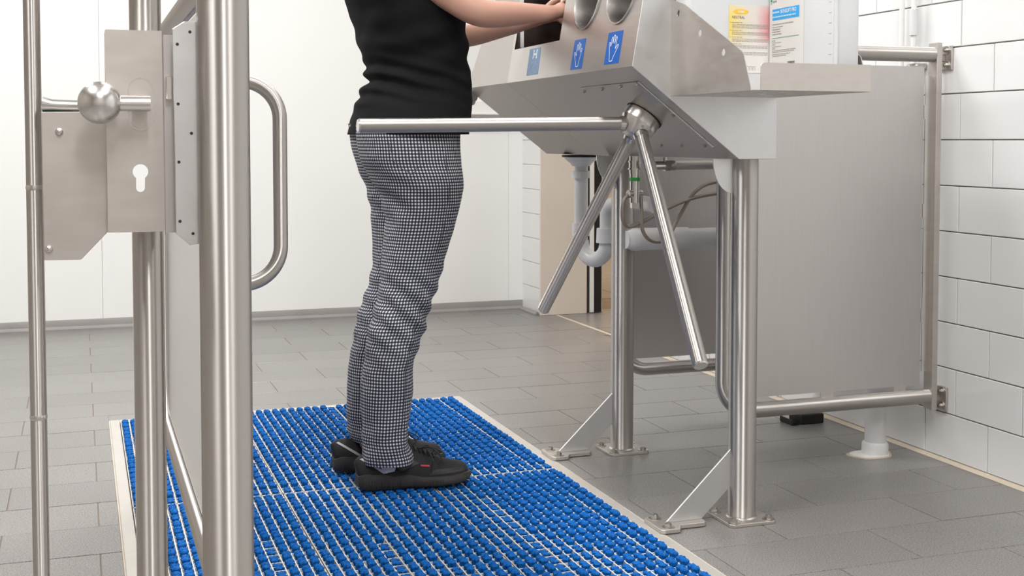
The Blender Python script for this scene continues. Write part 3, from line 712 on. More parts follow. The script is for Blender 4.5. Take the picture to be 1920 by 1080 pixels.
# vertical pipes on the tiled wall
for y,x,lab in ((3.095,2.295,'plain thin upright pipe on the tiled wall, left of the clamped pipe'),(3.046,2.300,'thin upright wall pipe held by a small clamp and white coupling')):
    t=thing('wall_pipe',lab,'pipe',(x,y,.5))
    g=G(); g.tube([(x,y,.45),(x,y,ROOM_H-.001)],.0078,16); g.build('pipe_run',M['white'],t,40)
    if y<3.06:
        g=G(); g.tube([(x,y,1.225),(x,y,1.30)],.0125,16); g.build('coupling',M['plastic_w'],t,40)
        g=G(); g.tube([(x,y,1.128),(x,y,1.143)],.0105,16); g.box((x-.003,y-.026,1.128),(x+.027,y+.020,1.143)); cl=g.build('pipe_clamp',M['bolt'],t,None)
        bolt(cl,(x-.003,y-.018,1.1355),(-1,0,0),.0045,.004,False); bolt(cl,(x-.003,y+.016,1.1355),(-1,0,0),.0045,.004,False)
t=g=G(); g.box((2.19,3.445,0),(2.276,3.52,.032)); g.prism([(0,0),(-.035,-.02),(-.035,0)],[],(2.19,3.445,.0),(1,0,0),(0,0,-1),(0,1,0),.075)
tag(g.build('bait_box',M['black'],None,None,.003),'low black plastic box on the floor below the guard panel','box')
g=G(); g.box((1.93,YF-.06,1.062),(2.262,YF-.0005,1.128)); g.box((1.93,YF-.075,1.055),(2.262,YF-.0005,1.062))
tag(g.build('wall_duct',M['white'],None,None,.002),'short white duct on the far wall behind the black shirt','duct')

# ------------------------------------------------------------------ text helper
def text_mesh(txt,size,name,m,parent,place,align='LEFT',bold=0,xs=1.0):
    cu=bpy.data.curves.new('t','FONT'); cu.body=txt; cu.size=1; cu.align_x=align; cu.offset=bold; cu.resolution_u=3
    to=bpy.data.objects.new('t',cu); C.objects.link(to); bpy.context.view_layer.update()
    me=bpy.data.meshes.new_from_object(to.evaluated_get(bpy.context.evaluated_depsgraph_get()))
    bpy.data.objects.remove(to)
    g=G(); g.add([place(v.co.x*size*xs,v.co.y*size) for v in me.vertices],[tuple(p.vertices) for p in me.polygons])
    return g.build(name,m,parent,None)
def quad(name,a,b,c,d,place,m,parent):   # rectangle (a,b)-(c,d) in label metres
    g=G(); g.add([place(a,b),place(c,b),place(c,d),place(a,d)],[(0,1,2,3)]); return g.build(name,m,parent,None)
def lines_mesh(name,rows,place,m,parent):   # rows: (x0,x1,y,h) broken into word-like dashes
    rnd=random.Random(5); g=G()
    for x0,x1,y,h in rows:
        x=x0
        while x<x1:
            w_=min(rnd.uniform(.003,.011),x1-x); g.add([place(x,y),place(x+w_,y),place(x+w_,y+h),place(x,y+h)],[(0,1,2,3)]); x+=w_+.0012
    return g.build(name,m,parent,None)
def canister(label,x0,y0,x1,y1,z0,h):
    t=thing('canister',label,'canister',((x0+x1)/2,(y0+y1)/2,z0),None)
    w_,d_=x1-x0,y1-y0; cx,cy=(x0+x1)/2,(y0+y1)/2; g=G()
    def ring(s,z,r):
        out=[]; a_,b_=w_/2*s,d_/2*s; r=min(r,a_,b_)
        for qx,qy,a0 in ((1,1,0),(-1,1,PI/2),(-1,-1,PI),(1,-1,3*PI/2)):
            for k in range(5): a=a0+PI/2*k/4; out.append((cx+qx*(a_-r)+r*math.cos(a),cy+qy*(b_-r)+r*math.sin(a),z))
        return out
    lv=[(.93,0,.01),(.985,.003,.012),(1,.008,.012),(1,h*.80,.012),(.97,h*.86,.014),(.80,h*.93,.016),(.45,h*.96,.012),(.42,h*.965,.01)]
    V=[];F=[]
    for s,z,r in lv: V+=ring(s,z0+z,r)
    n=20
    for i in range(len(lv)-1):
        for k in range(n): F.append((i*n+k,i*n+(k+1)%n,(i+1)*n+(k+1)%n,(i+1)*n+k))
    F.append(tuple(range(n-1,-1,-1))); F.append(tuple(range((len(lv)-1)*n,len(lv)*n)))
    g.add(V,F); g.build('canister_body',M['canister'],t,50)
    r=min(.022,w_*.3)
    g=G(); g.tube([(cx,cy-d_*.25,z0+h*.93),(cx,cy-d_*.25,z0+h*1.03)],r,24); g.build('screw_cap',M['white'],t,40)
    g=G(); g.tube(bend([(cx,cy-d_*.02,z0+h*.94),(cx,cy+d_*.0,z0+h*1.04),(cx,cy+d_*.36,z0+h*1.04),(cx,cy+d_*.38,z0+h*.9)],.02),.009,12); g.build('handle',M['canister'],t,60)
    return t
# rear canister with the yellow label (faces the viewer)
ct=canister('white canister with yellow and red label, behind the other in the steel tray',1.2885,2.5075,1.5560,2.573,1.0232,.30)
LB=1.3935,1.0735,.104,.1535     # x0,z0,width,height of label
pl=lambda a,b,d=0: Vector((LB[0]+a,2.507-.0004-d,LB[1]+b))
me_o=mesh_obj('label',[tuple(pl(0,0)-Vector(ct.location)),tuple(pl(LB[2],0)-Vector(ct.location)),tuple(pl(LB[2],LB[3])-Vector(ct.location)),tuple(pl(0,LB[3])-Vector(ct.location))],[(0,1,2,3)],M['label_y'],ct,None,None,[[(0,0),(1,0),(1,1),(0,1)]])
p2=lambda a,b: pl(a,b,.0004); p3=lambda a,b: pl(a,b,.0007)
g=G(); g.add([p2(.0305+.0195*math.cos(2*PI*k/32),.1385+.0055*math.sin(2*PI*k/32)) for k in range(32)],[tuple(range(32))]); g.build('amber_oval',M['ink_y'],me_o,None)
text_mesh('CARE',.0062,'oval_lettering',M['ink_w'],me_o,lambda x,y:p3(.0305+x,.1362+y),'CENTER',.03)
text_mesh('NEUTRAL',.0092,'heading',M['ink_k'],me_o,lambda x,y:p2(.0075+x,.1225+y),'LEFT',.0,.82)
rw=[]
y=.113
for blk in (4,3,3,3,3):
    rw.append((.0075,.034,y,.0011)); y-=.0038
    for k in range(blk): rw.append((.0075,.100,y,.0009)); y-=.0027
    y-=.0032
lines_mesh('small_print',rw,p2,M['ink_g'],me_o)
lines_mesh('bullet',[(.003,.0046,.113,.0016),(.003,.0046,.0951,.0016),(.003,.0046,.0799,.0016)],p2,M['ink_k'],me_o)
g=G()
for k in range(5):
    x=.030+k*.008; 
    for q in ([(x,.006),(x+.0009,.006),(x+.0009,.015),(x,.015)],[(x+.005,.006),(x+.0059,.006),(x+.0059,.015),(x+.005,.015)],[(x,.0141),(x+.0059,.0141),(x+.0059,.015),(x,.015)]): g.add([p2(a,b) for a,b in q],[(0,1,2,3)])
g.build('pictogram_row',M['ink_g'],me_o,None)
# front canister with the blue banner (label faces the turnstile side)
ct=canister('slim white canister with blue banner label, nearest the front lip of the tray',1.4955,2.240,1.5585,2.505,1.0232,.30)
CY=2.505
pc=lambda a,b,d=.0004: Vector((1.4955-d,CY-a,1.0232+b))    # a grows towards the viewer (right in the photograph)
lab=quad('label',.004,.030,.146,.262,lambda a,b:pc(a,b,.0004),M['label_w'],ct)
q2=lambda a,b: pc(a,b,.0008); q3=lambda a,b: pc(a,b,.0011)
quad('blue_banner',.0165,.1685,.128,.1935,q2,M['ink_b'],lab)
text_mesh('SKINSOFT PRO',.0118,'banner_lettering',M['ink_w'],lab,lambda x,y:q3(.050+x,.1822+y),'LEFT',.012,.84)
lines_mesh('banner_small_print',[(.018,.046,.184,.004),(.018,.116,.1740,.0032)],q3,mat('pale_cyan_print',(.45,.72,.92),.5),lab)
quad('green_rule',.0165,.1275,.128,.1287,q2,M['ink_gr'],lab)
quad('green_logo',.008,.2105,.0155,.2165,q2,M['ink_gr'],lab)
quad('green_dash',.085,.213,.110,.2143,q2,M['ink_gr'],lab)
lines_mesh('logo_lettering',[(.008,.014,.2065,.002),(.018,.034,.209,.004)],q2,M['ink_g'],lab)
rw=[(.0165,.105,.158,.0018),(.0165,.062,.152,.0016),(.0165,.050,.1465,.0022),(.0165,.052,.1410,.0022),(.0165,.056,.1355,.0022)]
rw+=[(.0165,.03,.1215,.0018),(.0165,.055,.1170,.0013),(.0165,.03,.1125,.0018),(.0165,.055,.108,.0013),(.0165,.03,.1035,.0018),(.0165,.115,.0992,.0014),(.0165,.108,.0955,.0014),(.0165,.092,.0905,.0014),(.0165,.076,.0868,.0014)]
lines_mesh('small_print',rw,q2,M['ink_g'],lab)
g=G(); rb=random.Random(2); x=.082
while x<.110: w_=rb.uniform(.0006,.0022); g.add([q2(x,.060),q2(x+w_,.060),q2(x+w_,.073),q2(x,.073)],[(0,1,2,3)]); x+=w_+rb.uniform(.0006,.0014)
g.build('barcode',M['ink_k'],lab,None)
g=G()
for k in range(9): z=.055+.022*k; g.add([pc(.2415,z),pc(.2525,z),pc(.2525,z+.0008),pc(.2415,z+.0008)],[(0,1,2,3)])
g.build('volume_scale',M['ink_g'],ct,None)
g=G(); g.tube([(1.499,2.2413,1.03),(1.499,2.2413,1.25)],.0045,12); g.build('moulded_rib',M['canister'],ct,60)

# ------------------------------------------------------------------ left side: guard panel with handle, post, gate
t,P=guard('long steel guard panel running away beside the mat, seen almost edge-on',(.205,3.30,.20),(0,-1,0),1.70,.20,1.185,(.02,1.66,.225,1.15),sm='tube')
for zz in (.20,1.185):
    g=G(); g.box((.160,1.5556,zz-.02),(.222,1.606,zz+.02)); g.build('post_bracket',M['cover'],t,None,.002)
g=G(); hx=.205; hy=2.31
hb=bend([(hx+.004,hy,1.028),(hx+.145,hy,1.028),(hx+.145,hy,.655),(hx+.004,hy,.655)],.075,12)
g.tube(hb,.0132,24); g.build('d_handle',M['tube'],t,40)
for yy in (1.66,2.05):
    g=G(); g.tube([(.205,yy,-.001),(.205,yy,.19)],.019,20); g.build('support_foot',M['tube'],t,40)
PX,PY=.164,1.524
t=thing('steel_post','thick brushed steel post closest to the viewer, beside the lock','post',(PX,PY,0))
g=G(); g.tube([(PX,PY,.008),(PX,PY,1.72)],.0308,40); g.build('post_tube',M['tube'],t,40)
g=G(); g.tube([(PX,PY,1.72),(PX,PY,1.728)],.03,32,radii=[.0305,.026]); g.build('cap',M['cast'],t,40)
g=G(); g.prism(circ(0,0,.07,32),[],(PX,PY,0),(1,0,0),(0,1,0),(0,0,1),.008); g.build('base_plate',M['cover'],t,None,.001)
def atg(x,y,dist):      # reference measurement of gate details: photograph frame to metres in the gate plane
    c,s=math.cos(YAW),math.sin(YAW); cp_,sp_=math.cos(PIT),math.sin(PIT)
    F=Vector((s*cp_,c*cp_,-sp_)); R=Vector((c,-s,0)); U=R.cross(F)
    d=F+R*((x-960)/2326)+U*((371-y)/2326); return Vector((0,0,.92))+d*(dist/d.y)
# strike plate with seven dark holes, welded to the post (plane y = 1.53)
GY=1.535
cv=lambda x,y,Y=GY:(atg(x,y,Y).x,atg(x,y,Y).z)
ol=[cv(*p) for p in ((323,54),(345,40),(369,40),(374,457),(356,460),(330,438),(328,300))]
g=G(); g.prism(ol,[],(0,GY,0),(1,0,0),(0,0,1),(0,1,0),.004); sp_o=g.build('strike_plate',M['galv'],t,None,.0006)
for p in ((356,60),(332.5,83),(334,195),(359,250),(335.5,304),(337.5,415),(362,438)):
    c=cv(*p); g=G(); g.prism(circ(c[0],c[1],.0019,14),[],(0,GY-.0003,0),(1,0,0),(0,0,1),(0,1,0),.0002); g.build('plate_hole',M['dark'],sp_o,None)
g=G(); a=cv(306,65,1.56); b=cv(331,436,1.56); g.box((a[0],1.56,b[1]),(b[0]+.004,1.566,a[1])); bk=g.build('back_plate',M['sheet_v'],t,None)
g=G(); a=cv(311,143,1.552); b=cv(322,187,1.552); g.box((a[0],1.548,b[1]),(b[0],1.56,a[1])); g.build('latch_keep',M['brass'],bk,None,.001)
# swing gate
GYc=1.60
t=thing('swing_gate','steel tube gate with lock box and ball knob at the left edge','gate',(.085,1.62,.15))
gx2=atg(279.5,600,1.64).x
tubez=.187
g=G(); g.tube(bend([(gx2,1.64,1.05),(gx2,1.64,1.195),(-.75,1.64,1.195),(-.75,1.64,tubez),(gx2,1.64,tubez),(gx2,1.64,.812)],.12,12),.0195,32); g.build('tube_frame',M['tube'],t,40)
p1=atg(57,50,1.62); p2_=atg(80,1070,1.62)
px1=(p1.x+p2_.x)/2
g=G(); g.tube([(px1,1.62,.20),(px1,1.62,1.19)],.0098,24); ib=g.build('upright_bar',M['tube'],t,40)
for zz in (.8625,.58):
    g=G(); g.tube([(px1,1.62,zz-.003),(px1,1.62,zz),(px1,1.62,zz+.003)],.0104,20,radii=[.0099,.0106,.0099]); g.build('weld_ring',M['cast'],ib,60)
# lock box
BY=1.565
a=cv(197,55,BY); b=cv(308,434,BY)
kc=cv(263.5,322,BY); kb=cv(263.5,352,BY)
key=[]
R1=.0091; R2=.0052
th=math.asin(R2/R1)
key=[(kc[0]+R1*math.sin(q),kc[1]-R1*math.cos(q)) for q in [th+(2*PI-2*th)*k/22 for k in range(23)]]
key=key+[(kb[0]-R2*math.cos(q),kb[1]-R2*math.sin(q)) for q in [PI*k/10 for k in range(11)]]
g=G(); g.prism([(a[0],b[1]),(b[0],b[1]),(b[0],a[1]),(a[0],a[1])],[key],(0,BY,0),(1,0,0),(0,0,1),(0,1,0),.002)
lk=g.build('lock_box',M['cover'],t,None)
g=G()
kk=key
xs0,xs1,zs0,zs1=a[0],b[0],b[1],a[1]; dp=.060
g.box((xs0,BY+.002,zs0),(xs0+.002,BY+dp,zs1)); g.box((xs1-.002,BY+.002,zs0),(xs1,BY+dp,zs1)); g.box((xs0+.002,BY+.002,zs0),(xs1-.002,BY+dp,zs0+.002)); g.box((xs0+.002,BY+.002,zs1-.002),(xs1-.002,BY+dp,zs1))
g.build('box_sides',M['cover'],lk,None)
g=G(); g.prism([(xs0+.002,zs0+.002),(xs1-.002,zs0+.002),(xs1-.002,zs1-.002),(xs0+.002,zs1-.002)],[stad(kc[0]-.001,kc[1]-.010,.030,.056,10)],(0,BY+dp-.002,0),(1,0,0),(0,0,1),(0,1,0),.002); g.build('box_back',M['cover'],lk,None)
# escutcheon: an oval groove line around the spindle
ec=cv(264,195,BY)
ew=(cv(288,195,BY)[0]-cv(240,195,BY)[0]); eh=(cv(264,146,BY)[1]-cv(264,244,BY)[1])
g=G(); g.prism(stad(ec[0],ec[1],ew,eh,14),[stad(ec[0],ec[1],ew-.0012,eh-.0012,14)],(0,BY-.0006,0),(1,0,0),(0,0,1),(0,1,0),.0006); g.build('escutcheon_rim',M['cast'],lk,None)
g=G(); g.prism(stad(ec[0],ec[1],ew-.0016,eh-.0016,14),[],(0,BY-.0003,0),(1,0,0),(0,0,1),(0,1,0),.0004); g.build('escutcheon',M['cover'],lk,None)
# lever handle: spindle stub out of the box, arm to the left and ball knob
hy=1.525
hz=atg(250,194,hy).z; hx0=atg(275,194,hy).x; hx1=atg(187,193,hy-.01).x
g=G(); g.tube([(hx0-.006,BY,hz),(hx0-.006,hy,hz)],.0088,20); g.tube([(hx0+.004,hy,hz),(hx1,hy,hz)],.0091,24); kn=g.build('lever',M['cast'],t,40)
bm=bmesh.new(); bmesh.ops.create_uvsphere(bm,u_segments=40,v_segments=24,radius=.0248)
me=bpy.data.meshes.new('ball_knob'); bm.to_mesh(me); bm.free(); me.materials.append(M['cast']); me.polygons.foreach_set('use_smooth',[True]*len(me.polygons))
o=bpy.data.objects.new('ball_knob',me); C.objects.link(o); o.parent=kn; o.location=Vector((hx1,hy,hz+.0005))-t.location; o.rotation_euler=(0,PI/2,0)
# tie bar between bar and box behind the knob, with a green film strip below
q0=atg(78,194,1.60); q1=atg(200,197,1.60)
g=G(); g.tube([(q0.x,1.60,q0.z),(q0.x+.012,1.60,q0.z-.0015),(q1.x,1.60,q0.z-.003)],.007,18,radii=[.0085,.0065,.0065]); g.build('tie_bar',M['cast'],t,50)
g=G(); a=cv(79,200,1.603); b=cv(198,210,1.603); g.box((a[0],1.603,b[1]-.004),(b[0],1.606,a[1]+.003)); g.build('green_strip',mat('dark_green_film',(.0,.10,.05),.4),t,None)
pw=[cv(*p,1.592) for p in ((77,210),(202,209),(204,433),(152,487),(83,488))]
g=G(); g.prism(pw,[],(0,1.592,0),(1,0,0),(0,0,1),(0,1,0),.003); wp=g.build('web_plate',M['cover'],t,None,.0006)
for p in ((111,247),(92,467)):
    c=cv(*p,1.592); g=G(); g.tube([(c[0],1.592,c[1]),(c[0],1.590,c[1]),(c[0],1.5875,c[1]),(c[0],1.5865,c[1])],.004,18,radii=[.0046,.0046,.0034,.0015]); g.build('rivet',M['cast'],wp,60)

# ------------------------------------------------------------------ person
YP=3.25
person=thing('person','person in black t-shirt and checked trousers standing on the blue mat, washing hands','person',(.83,YP,.012))
def at(x,y,Y): return atg(x,y,Y)
def resample(tab,n):     # tab: rows (key, ...); returns n rows evenly in key, lightly smoothed
    tab=np.array(tab,float); k=np.linspace(tab[0,0],tab[-1,0],n)
    out=[k]+[np.interp(k,tab[:,0],tab[:,j]) for j in range(1,tab.shape[1])]
    out=np.array(out).T
    for _ in range(3):
        o2=out.copy(); o2[1:-1,1:]=(out[:-2,1:]+2*out[1:-1,1:]+out[2:,1:])/4; out=o2
    return out
def loft(rows,n,disp=None,expo=2.0,uv=True):
    """rows: (cx,cy,z,ax,by) ; returns verts, faces, uv per loop"""
    V=[];U=[]
    vacc=0
    for i,(cx,cy,z,a,b) in enumerate(rows):
        if i: vacc+=math.sqrt((z-rows[i-1][2])**2+(cx-rows[i-1][0])**2)
        per=[]
        for k in range(n+1):
            th=2*PI*k/n+PI/2          # start at far inner side
            c,s=math.cos(th),math.sin(th)
            ex=2/expo; x=a*math.copysign(abs(c)**ex,c); y=b*math.copysign(abs(s)**ex,s)
            if disp: d=disp(th,z,i); l=math.hypot(x,y) or 1; x+=x/l*d; y+=y/l*d
            per.append((cx+x,cy+y,z))
        acc=0; uu=[0]
        for k in range(n): acc+=math.hypot(per[k+1][0]-per[k][0],per[k+1][1]-per[k][1]); uu.append(acc)
        mid=uu[n//2]
        for k in range(n): V.append(per[k])
        U.append([(q-mid,vacc) for q in uu])
    F=[];L=[]
    for i in range(len(rows)-1):
        for k in range(n):
            k2=(k+1)%n
            F.append((i*n+k,(i+1)*n+k,(i+1)*n+k2,i*n+k2)); L.append([U[i][k],U[i+1][k],U[i+1][k+1],U[i][k+1]])
    return V,F,L
VS=.25  # sideways slant of the view at the figure
def rows_from(tab,Y,n):
    out=[]
    for key,l,r,b in resample(tab,n):
        A=at(l,key,Y); B=at(r,key,Y); w_=(B.x-A.x)/2; a=math.sqrt(max(w_*w_-(VS*b)**2,.0009))
        out.append(((A.x+B.x)/2,Y,(A.z+B.z)/2,a,b))
    return out
near=[(232,668,862,.138),(265,671,864,.145),(300,676,866,.150),(325,690,866.5,.148),(345,703,866,.132),(380,716,862,.112),(420,721,853,.098),(466,719,840,.090),(500,715,831,.084),(536,711,820,.079),(561,705,811,.076),(589,699,801,.074),(617,691,795,.073),(645,686,786,.073),(673,682,778,.073),(690,679,773,.073),(715,677.5,774,.073),(737,676,775,.073),(772,675.5,771,.074),(800,675,767,.075),(822,676,764,.076),(840,677.5,770,.078),(850,678.5,775,.080),(863,679.5,777,.081)]
far=[(232,652,832,.150),(252,654,832,.152),(280,657,832,.152),(311,667,834,.150),(334,677,836,.135),(361,688,838,.115),(389,692,834,.104),(420,695,826,.096),(466,698,816,.090),(487,699,810,.086),(515,695,801,.081),(543,690,792,.077),(570,677,778,.074),(600,667,768,.073),(645,659,757,.072),(673,656,750,.072),(701,653.5,748,.072),(736,652,748,.072),(772,651,744,.073),(800,652.5,741,.074),(815,657,742,.076),(823,659,746,.077)]
def folds(seed,zk,lower):
    rs=[]
    def f(th,z,i):
        c,s=math.cos(th),math.sin(th)
        p=(c*.9,s*.9,z*1.0)
        d=noise.noise((c*1.4+seed,s*1.4,z*9))*.007+noise.noise((c*3+seed,s*3,z*22))*.0020
        # oblique drag lines round the knee
        wv=math.sin((z+c*.055)*2*PI/.052+seed)*math.exp(-((z-zk)/.11)**2)*(.0035+.002*(-s))
        wl=math.sin((z-c*.03)*2*PI/.06+1+seed)*math.exp(-((z-.12)/.07)**2)*.0018
        wt=math.sin((z+c*.10)*2*PI/.07+seed)*math.exp(-((z-.77)/.06)**2)*.003*max(0,.4-c)
        cr=-.0035*math.exp(-((th-(PI/2+PI*1.13)) /.05)**2) if z<.86 else 0     # side seam groove
        return d+wv+wl+wt
    return f
V=[];F=[];L=[]
for tab,Y,sd in ((near,3.155,0.3),(far,3.345,4.7)):
    rws=rows_from(tab,Y,150)
    # upper part of each half leans towards the centre plane
    rws=[(cx,cy+(YP-cy)*min(1,max(0,(z-.80)/.05))*.18,z,a,b) for cx,cy,z,a,b in rws]
    v,f,l=loft(rws,72,folds(sd,.47,0),2.15)
    n=len(V); V+=v; F+=[tuple(i+n for i in q) for q in f]; L+=l
    if sd<1: near_rows=rws
    else: far_rows=rws
off=Vector(person.location)
tro=mesh_obj('trousers',[Vector(v)-off for v in V],F,M['check'],person,None,None,L)
tro.data.polygons.foreach_set('use_smooth',[True]*len(tro.data.polygons))
mod=tro.modifiers.new('cloth','SOLIDIFY'); mod.thickness=.002; mod.offset=-1
# side seam and back pocket welt
def near_pt(th,z,d=.001):
    best=min(near_rows,key=lambda r:abs(r[2]-z)); cx,cy,zz,a,b=best; c,s=math.cos(th),math.sin(th); ex=2/2.15
    x=a*math.copysign(abs(c)**ex,c); y=b*math.copysign(abs(s)**ex,s); l=math.hypot(x,y); dd=folds(.3,.47,0)(th,zz,0)+d
    return Vector((cx+x+x/l*dd,cy+y+y/l*dd,zz))
g=G(); g.tube([near_pt(-PI/2+.42,z,-.0003) for z in np.linspace(.905,.10,70)],.0011,5); g.build('side_seam',M['seam'],tro,60)
pk=[(-PI/2-.62,.915),(-PI/2-.58,.86),(-PI/2-.35,.835),(-PI/2-.10,.855),(-PI/2-.05,.915)]
pp=[]
for (a,b),(c,d) in zip(pk[:-1],pk[1:]):
    for k in range(6): pp.append(near_pt(a+(c-a)*k/6,b+(d-b)*k/6,-.0004))
g=G(); g.tube(pp,.0010,5); g.build('pocket_seam',M['seam'],tro,60)
# shirt
shirt=[(-130,690,812,.075),(-118,672,835,.115),(-100,655,850,.175),(-80,645,858,.205),(-40,641,862,.215),(0,647,864,.21),(23,656,864,.205),(45,663,865,.20),(70,669,867,.195),(113,680,871,.186),(134,687,873,.182),(152,686,875,.183),(175,675,876,.188),(190,669,876,.205),(210,660,876,.222),(225,655,874,.235),(246,653,869,.242),(252,653,869,.242)]
def sfold(th,z,i):
    c,s=math.cos(th),math.sin(th)
    d=noise.noise((c*1.2,s*1.2,z*8))*.010+noise.noise((c*2.5+3,s*2.5,z*22))*.0045
    d+=math.sin((z+c*.04)*2*PI/.042)*math.exp(-((z-1.075)/.055)**2)*.005*(1.1-c)
    d+=math.sin((z-.05*c-.03*s)*2*PI/.075)*math.exp(-((z-1.16)/.10)**2)*.0035
    d+=math.sin(th*9+z*10)*.0022*math.exp(-((z-.94)/.05)**2)
    return d
rws=rows_from(shirt,YP,130)
rws=[(cx,cy,z-.012*0,a,b) for cx,cy,z,a,b in rws]
v,f,l=loft(rws,96,sfold,2.35)
V=list(v);F=list(f)
def sleeve(sh,el,frac,r0,r1):
    sh,el=Vector(sh),Vector(el); d=(el-sh); ax_=d.normalized(); u=ax_.cross(Vector((0,0,1))).normalized(); w2=ax_.cross(u); n=len(V); N=36; K=14
    for i in range(K+1):
        p=sh-ax_*.03+d*(frac+.1)*i/K; r=r0+(r1-r0)*i/K
        for k in range(N):
            a=2*PI*k/N; rr=r*(1+.04*noise.noise((math.cos(a)*2,math.sin(a)*2,i*.5))); V.append(tuple(p+(u*math.cos(a)+w2*math.sin(a))*rr))
    for i in range(K):
        for k in range(N): F.append((n+i*N+k,n+(i+1)*N+k,n+(i+1)*N+(k+1)%N,n+i*N+(k+1)%N))
SHn=(.775,3.085,1.375); ELn=(.958,3.010,1.237); WRn=(1.212,3.128,1.262)
SHf=(.775,3.415,1.375); ELf=(1.015,3.435,1.213); WRf=(1.213,3.300,1.256)
sleeve(SHn,ELn,.40,.078,.062); sleeve(SHf,ELf,.45,.078,.062)
sh=mesh_obj('tshirt',[Vector(p)-off for p in V],F,M['shirt'],person); sh.data.polygons.foreach_set('use_smooth',[True]*len(sh.data.polygons))
mod=sh.modifiers.new('cloth','SOLIDIFY'); mod.thickness=.002; mod.offset=-1
# body: one skinned figure
PV=[];PE=[];PR=[]
def node(p,r,par=None):
    PV.append(Vector(p)-off); PR.append(r if isinstance(r,tuple) else (r,r)); i=len(PV)-1
    if par is not None: PE.append((par,i))
    return i
pel=node((.805,YP,.93),(.10,.085)); wst=node((.845,YP,1.06),(.08,.08),pel); chs=node((.805,YP,1.22),(.10,.08),wst); upc=node((.775,YP,1.335),(.085,.070),chs)
nk=node((.780,YP,1.43),.052,upc); nk2=node((.795,YP,1.475),.050,nk); hd=node((.812,YP,1.535),(.068,.078),nk2); hd2=node((.812,YP,1.60),(.074,.088),hd); hd3=node((.800,YP,1.655),(.052,.062),hd2)
for SH,EL,WR,sg in ((SHn,ELn,WRn,-1),(SHf,ELf,WRf,1)):
    s_=node(SH,.050,upc); SHv,ELv,WRv=Vector(SH),Vector(EL),Vector(WR)
    m1=node(SHv.lerp(ELv,.5),(.047,.045),s_); e0=node(SHv.lerp(ELv,.9),(.041,.040),m1); e_=node(ELv+(WRv-ELv)*.06,(.040,.038),e0)
    f1=node(ELv.lerp(WRv,.30),(.039,.037),e_); f2=node(ELv.lerp(WRv,.62),(.031,.029),f1); w_=node(WRv,(.0255,.020),f2)
    dv=(WRv-ELv).normalized(); up_=Vector((0,0,1)); side=Vector((0,-sg,0))
    # palm
    pd=(dv+Vector((.15,0,.02))).normalized()
    pm=node(WRv+pd*.045,(.034,.016),w_); pk_=node(WRv+pd*.078,(.034,.014),pm)
    base=WRv+pd*.078
    for q,(ln_,rr) in enumerate(((.068,.0088),(.078,.0092),(.072,.0088),(.056,.0078))):
        o_=up_*(.030-.020*q)
        k0=node(base+o_*.85+pd*.012,.0095,pk_); k1=node(base+o_+pd*(.012+ln_*.42)+side*.004,rr,k0); k2=node(base+o_*1.05+pd*(.010+ln_*.72)+side*.014,rr*.92,k1); node(base+o_*1.05+pd*(.006+ln_*.92)+side*.028,rr*.8,k2)
    t0=node(WRv+pd*.030+up_*.026+side*.008,.011,pm); t1=node(WRv+pd*.055+up_*.043+side*.020,.0100,t0); node(WRv+pd*.082+up_*.048+side*.028,.0085,t1)
for Y,rr,ft in ((3.165,near_rows,0),(3.335,None,1)):
    dx=0 if not ft else -.005
    RW_=far_rows if ft else near_rows
    def ctr(z): r=min(RW_,key=lambda q:abs(q[2]-z)); return (r[0],Y,r[2]),(min(r[3],r[4])*.72,)*2
    h_=node(*ctr(.84),pel); m_=node(*ctr(.66),h_); k_=node(*ctr(.47),m_); c_=node(*ctr(.32),k_); a_=node((.745,Y,.125),(.030,.028),c_)
    hl=node((.742+dx,Y,.060),(.030,.028),a_); bl=node((.84+dx,Y,.040),(.030,.018),hl); node((.90+dx,Y,.036),(.026,.014),bl)
me=bpy.data.meshes.new('body'); me.from_pydata([tuple(p) for p in PV],PE,[]); me.materials.append(M['skin'])
body=bpy.data.objects.new('body',me); C.objects.link(body); body.parent=person
sk=body.modifiers.new('skin','SKIN'); sk.use_smooth_shade=True; sk.branch_smoothing=.6
for i,v in enumerate(me.skin_vertices[0].data): v.radius=PR[i]; v.use_root=(i==0)
ss=body.modifiers.new('sub','SUBSURF'); ss.levels=2; ss.render_levels=2
# face pieces and hair (above the picture edge)
def ellip(name,c,r,m,parent,seg=24):
    bm=bmesh.new(); bmesh.ops.create_uvsphere(bm,u_segments=seg,v_segments=seg//2,radius=1)
    me=bpy.data.meshes.new(name); bmesh.ops.scale(bm,verts=bm.verts,vec=Vector(r)); bm.to_mesh(me); bm.free(); me.materials.append(m); me.polygons.foreach_set('use_smooth',[True]*len(me.polygons))
    o=bpy.data.objects.new(name,me); C.objects.link(o); o.parent=parent; o.location=Vector(c)-off; return o
V=[];F=[];N=28
hl=[(1.70,.02),(1.695,.05),(1.675,.078),(1.64,.093),(1.60,.098),(1.56,.094),(1.52,.080),(1.49,.062)]
for z,r in hl:
    for k in range(N):
        a=2*PI*k/N; fr=max(0,math.cos(a)); lim=r*(1-.32*fr*(z<1.63))
        V.append((.795-.012+lim*math.cos(a),YP+r*.88*math.sin(a)*(1 if fr<.3 else .92),z+.0*fr))
for i in range(len(hl)-1):
    for k in range(N): F.append((i*N+k,i*N+(k+1)%N,(i+1)*N+(k+1)%N,(i+1)*N+k))
F.append(tuple(range(N)))
hr=mesh_obj('hair',[Vector(p)-off for p in V],F,M['hair'],person,60)
ellip('nose',(.893,YP,1.585),(.018,.013,.022),M['skin'],person)
ellip('mouth',(.878,YP,1.548),(.008,.024,.006),mat('lips',(.42,.17,.15),.5),person)
for s in (-1,1):
    ellip('eye',(.876,YP+s*.030,1.605),(.011,.014,.009),M['eye'],person); ellip('ear',(.800,YP+s*.083,1.588),(.020,.008,.030),M['skin'],person)
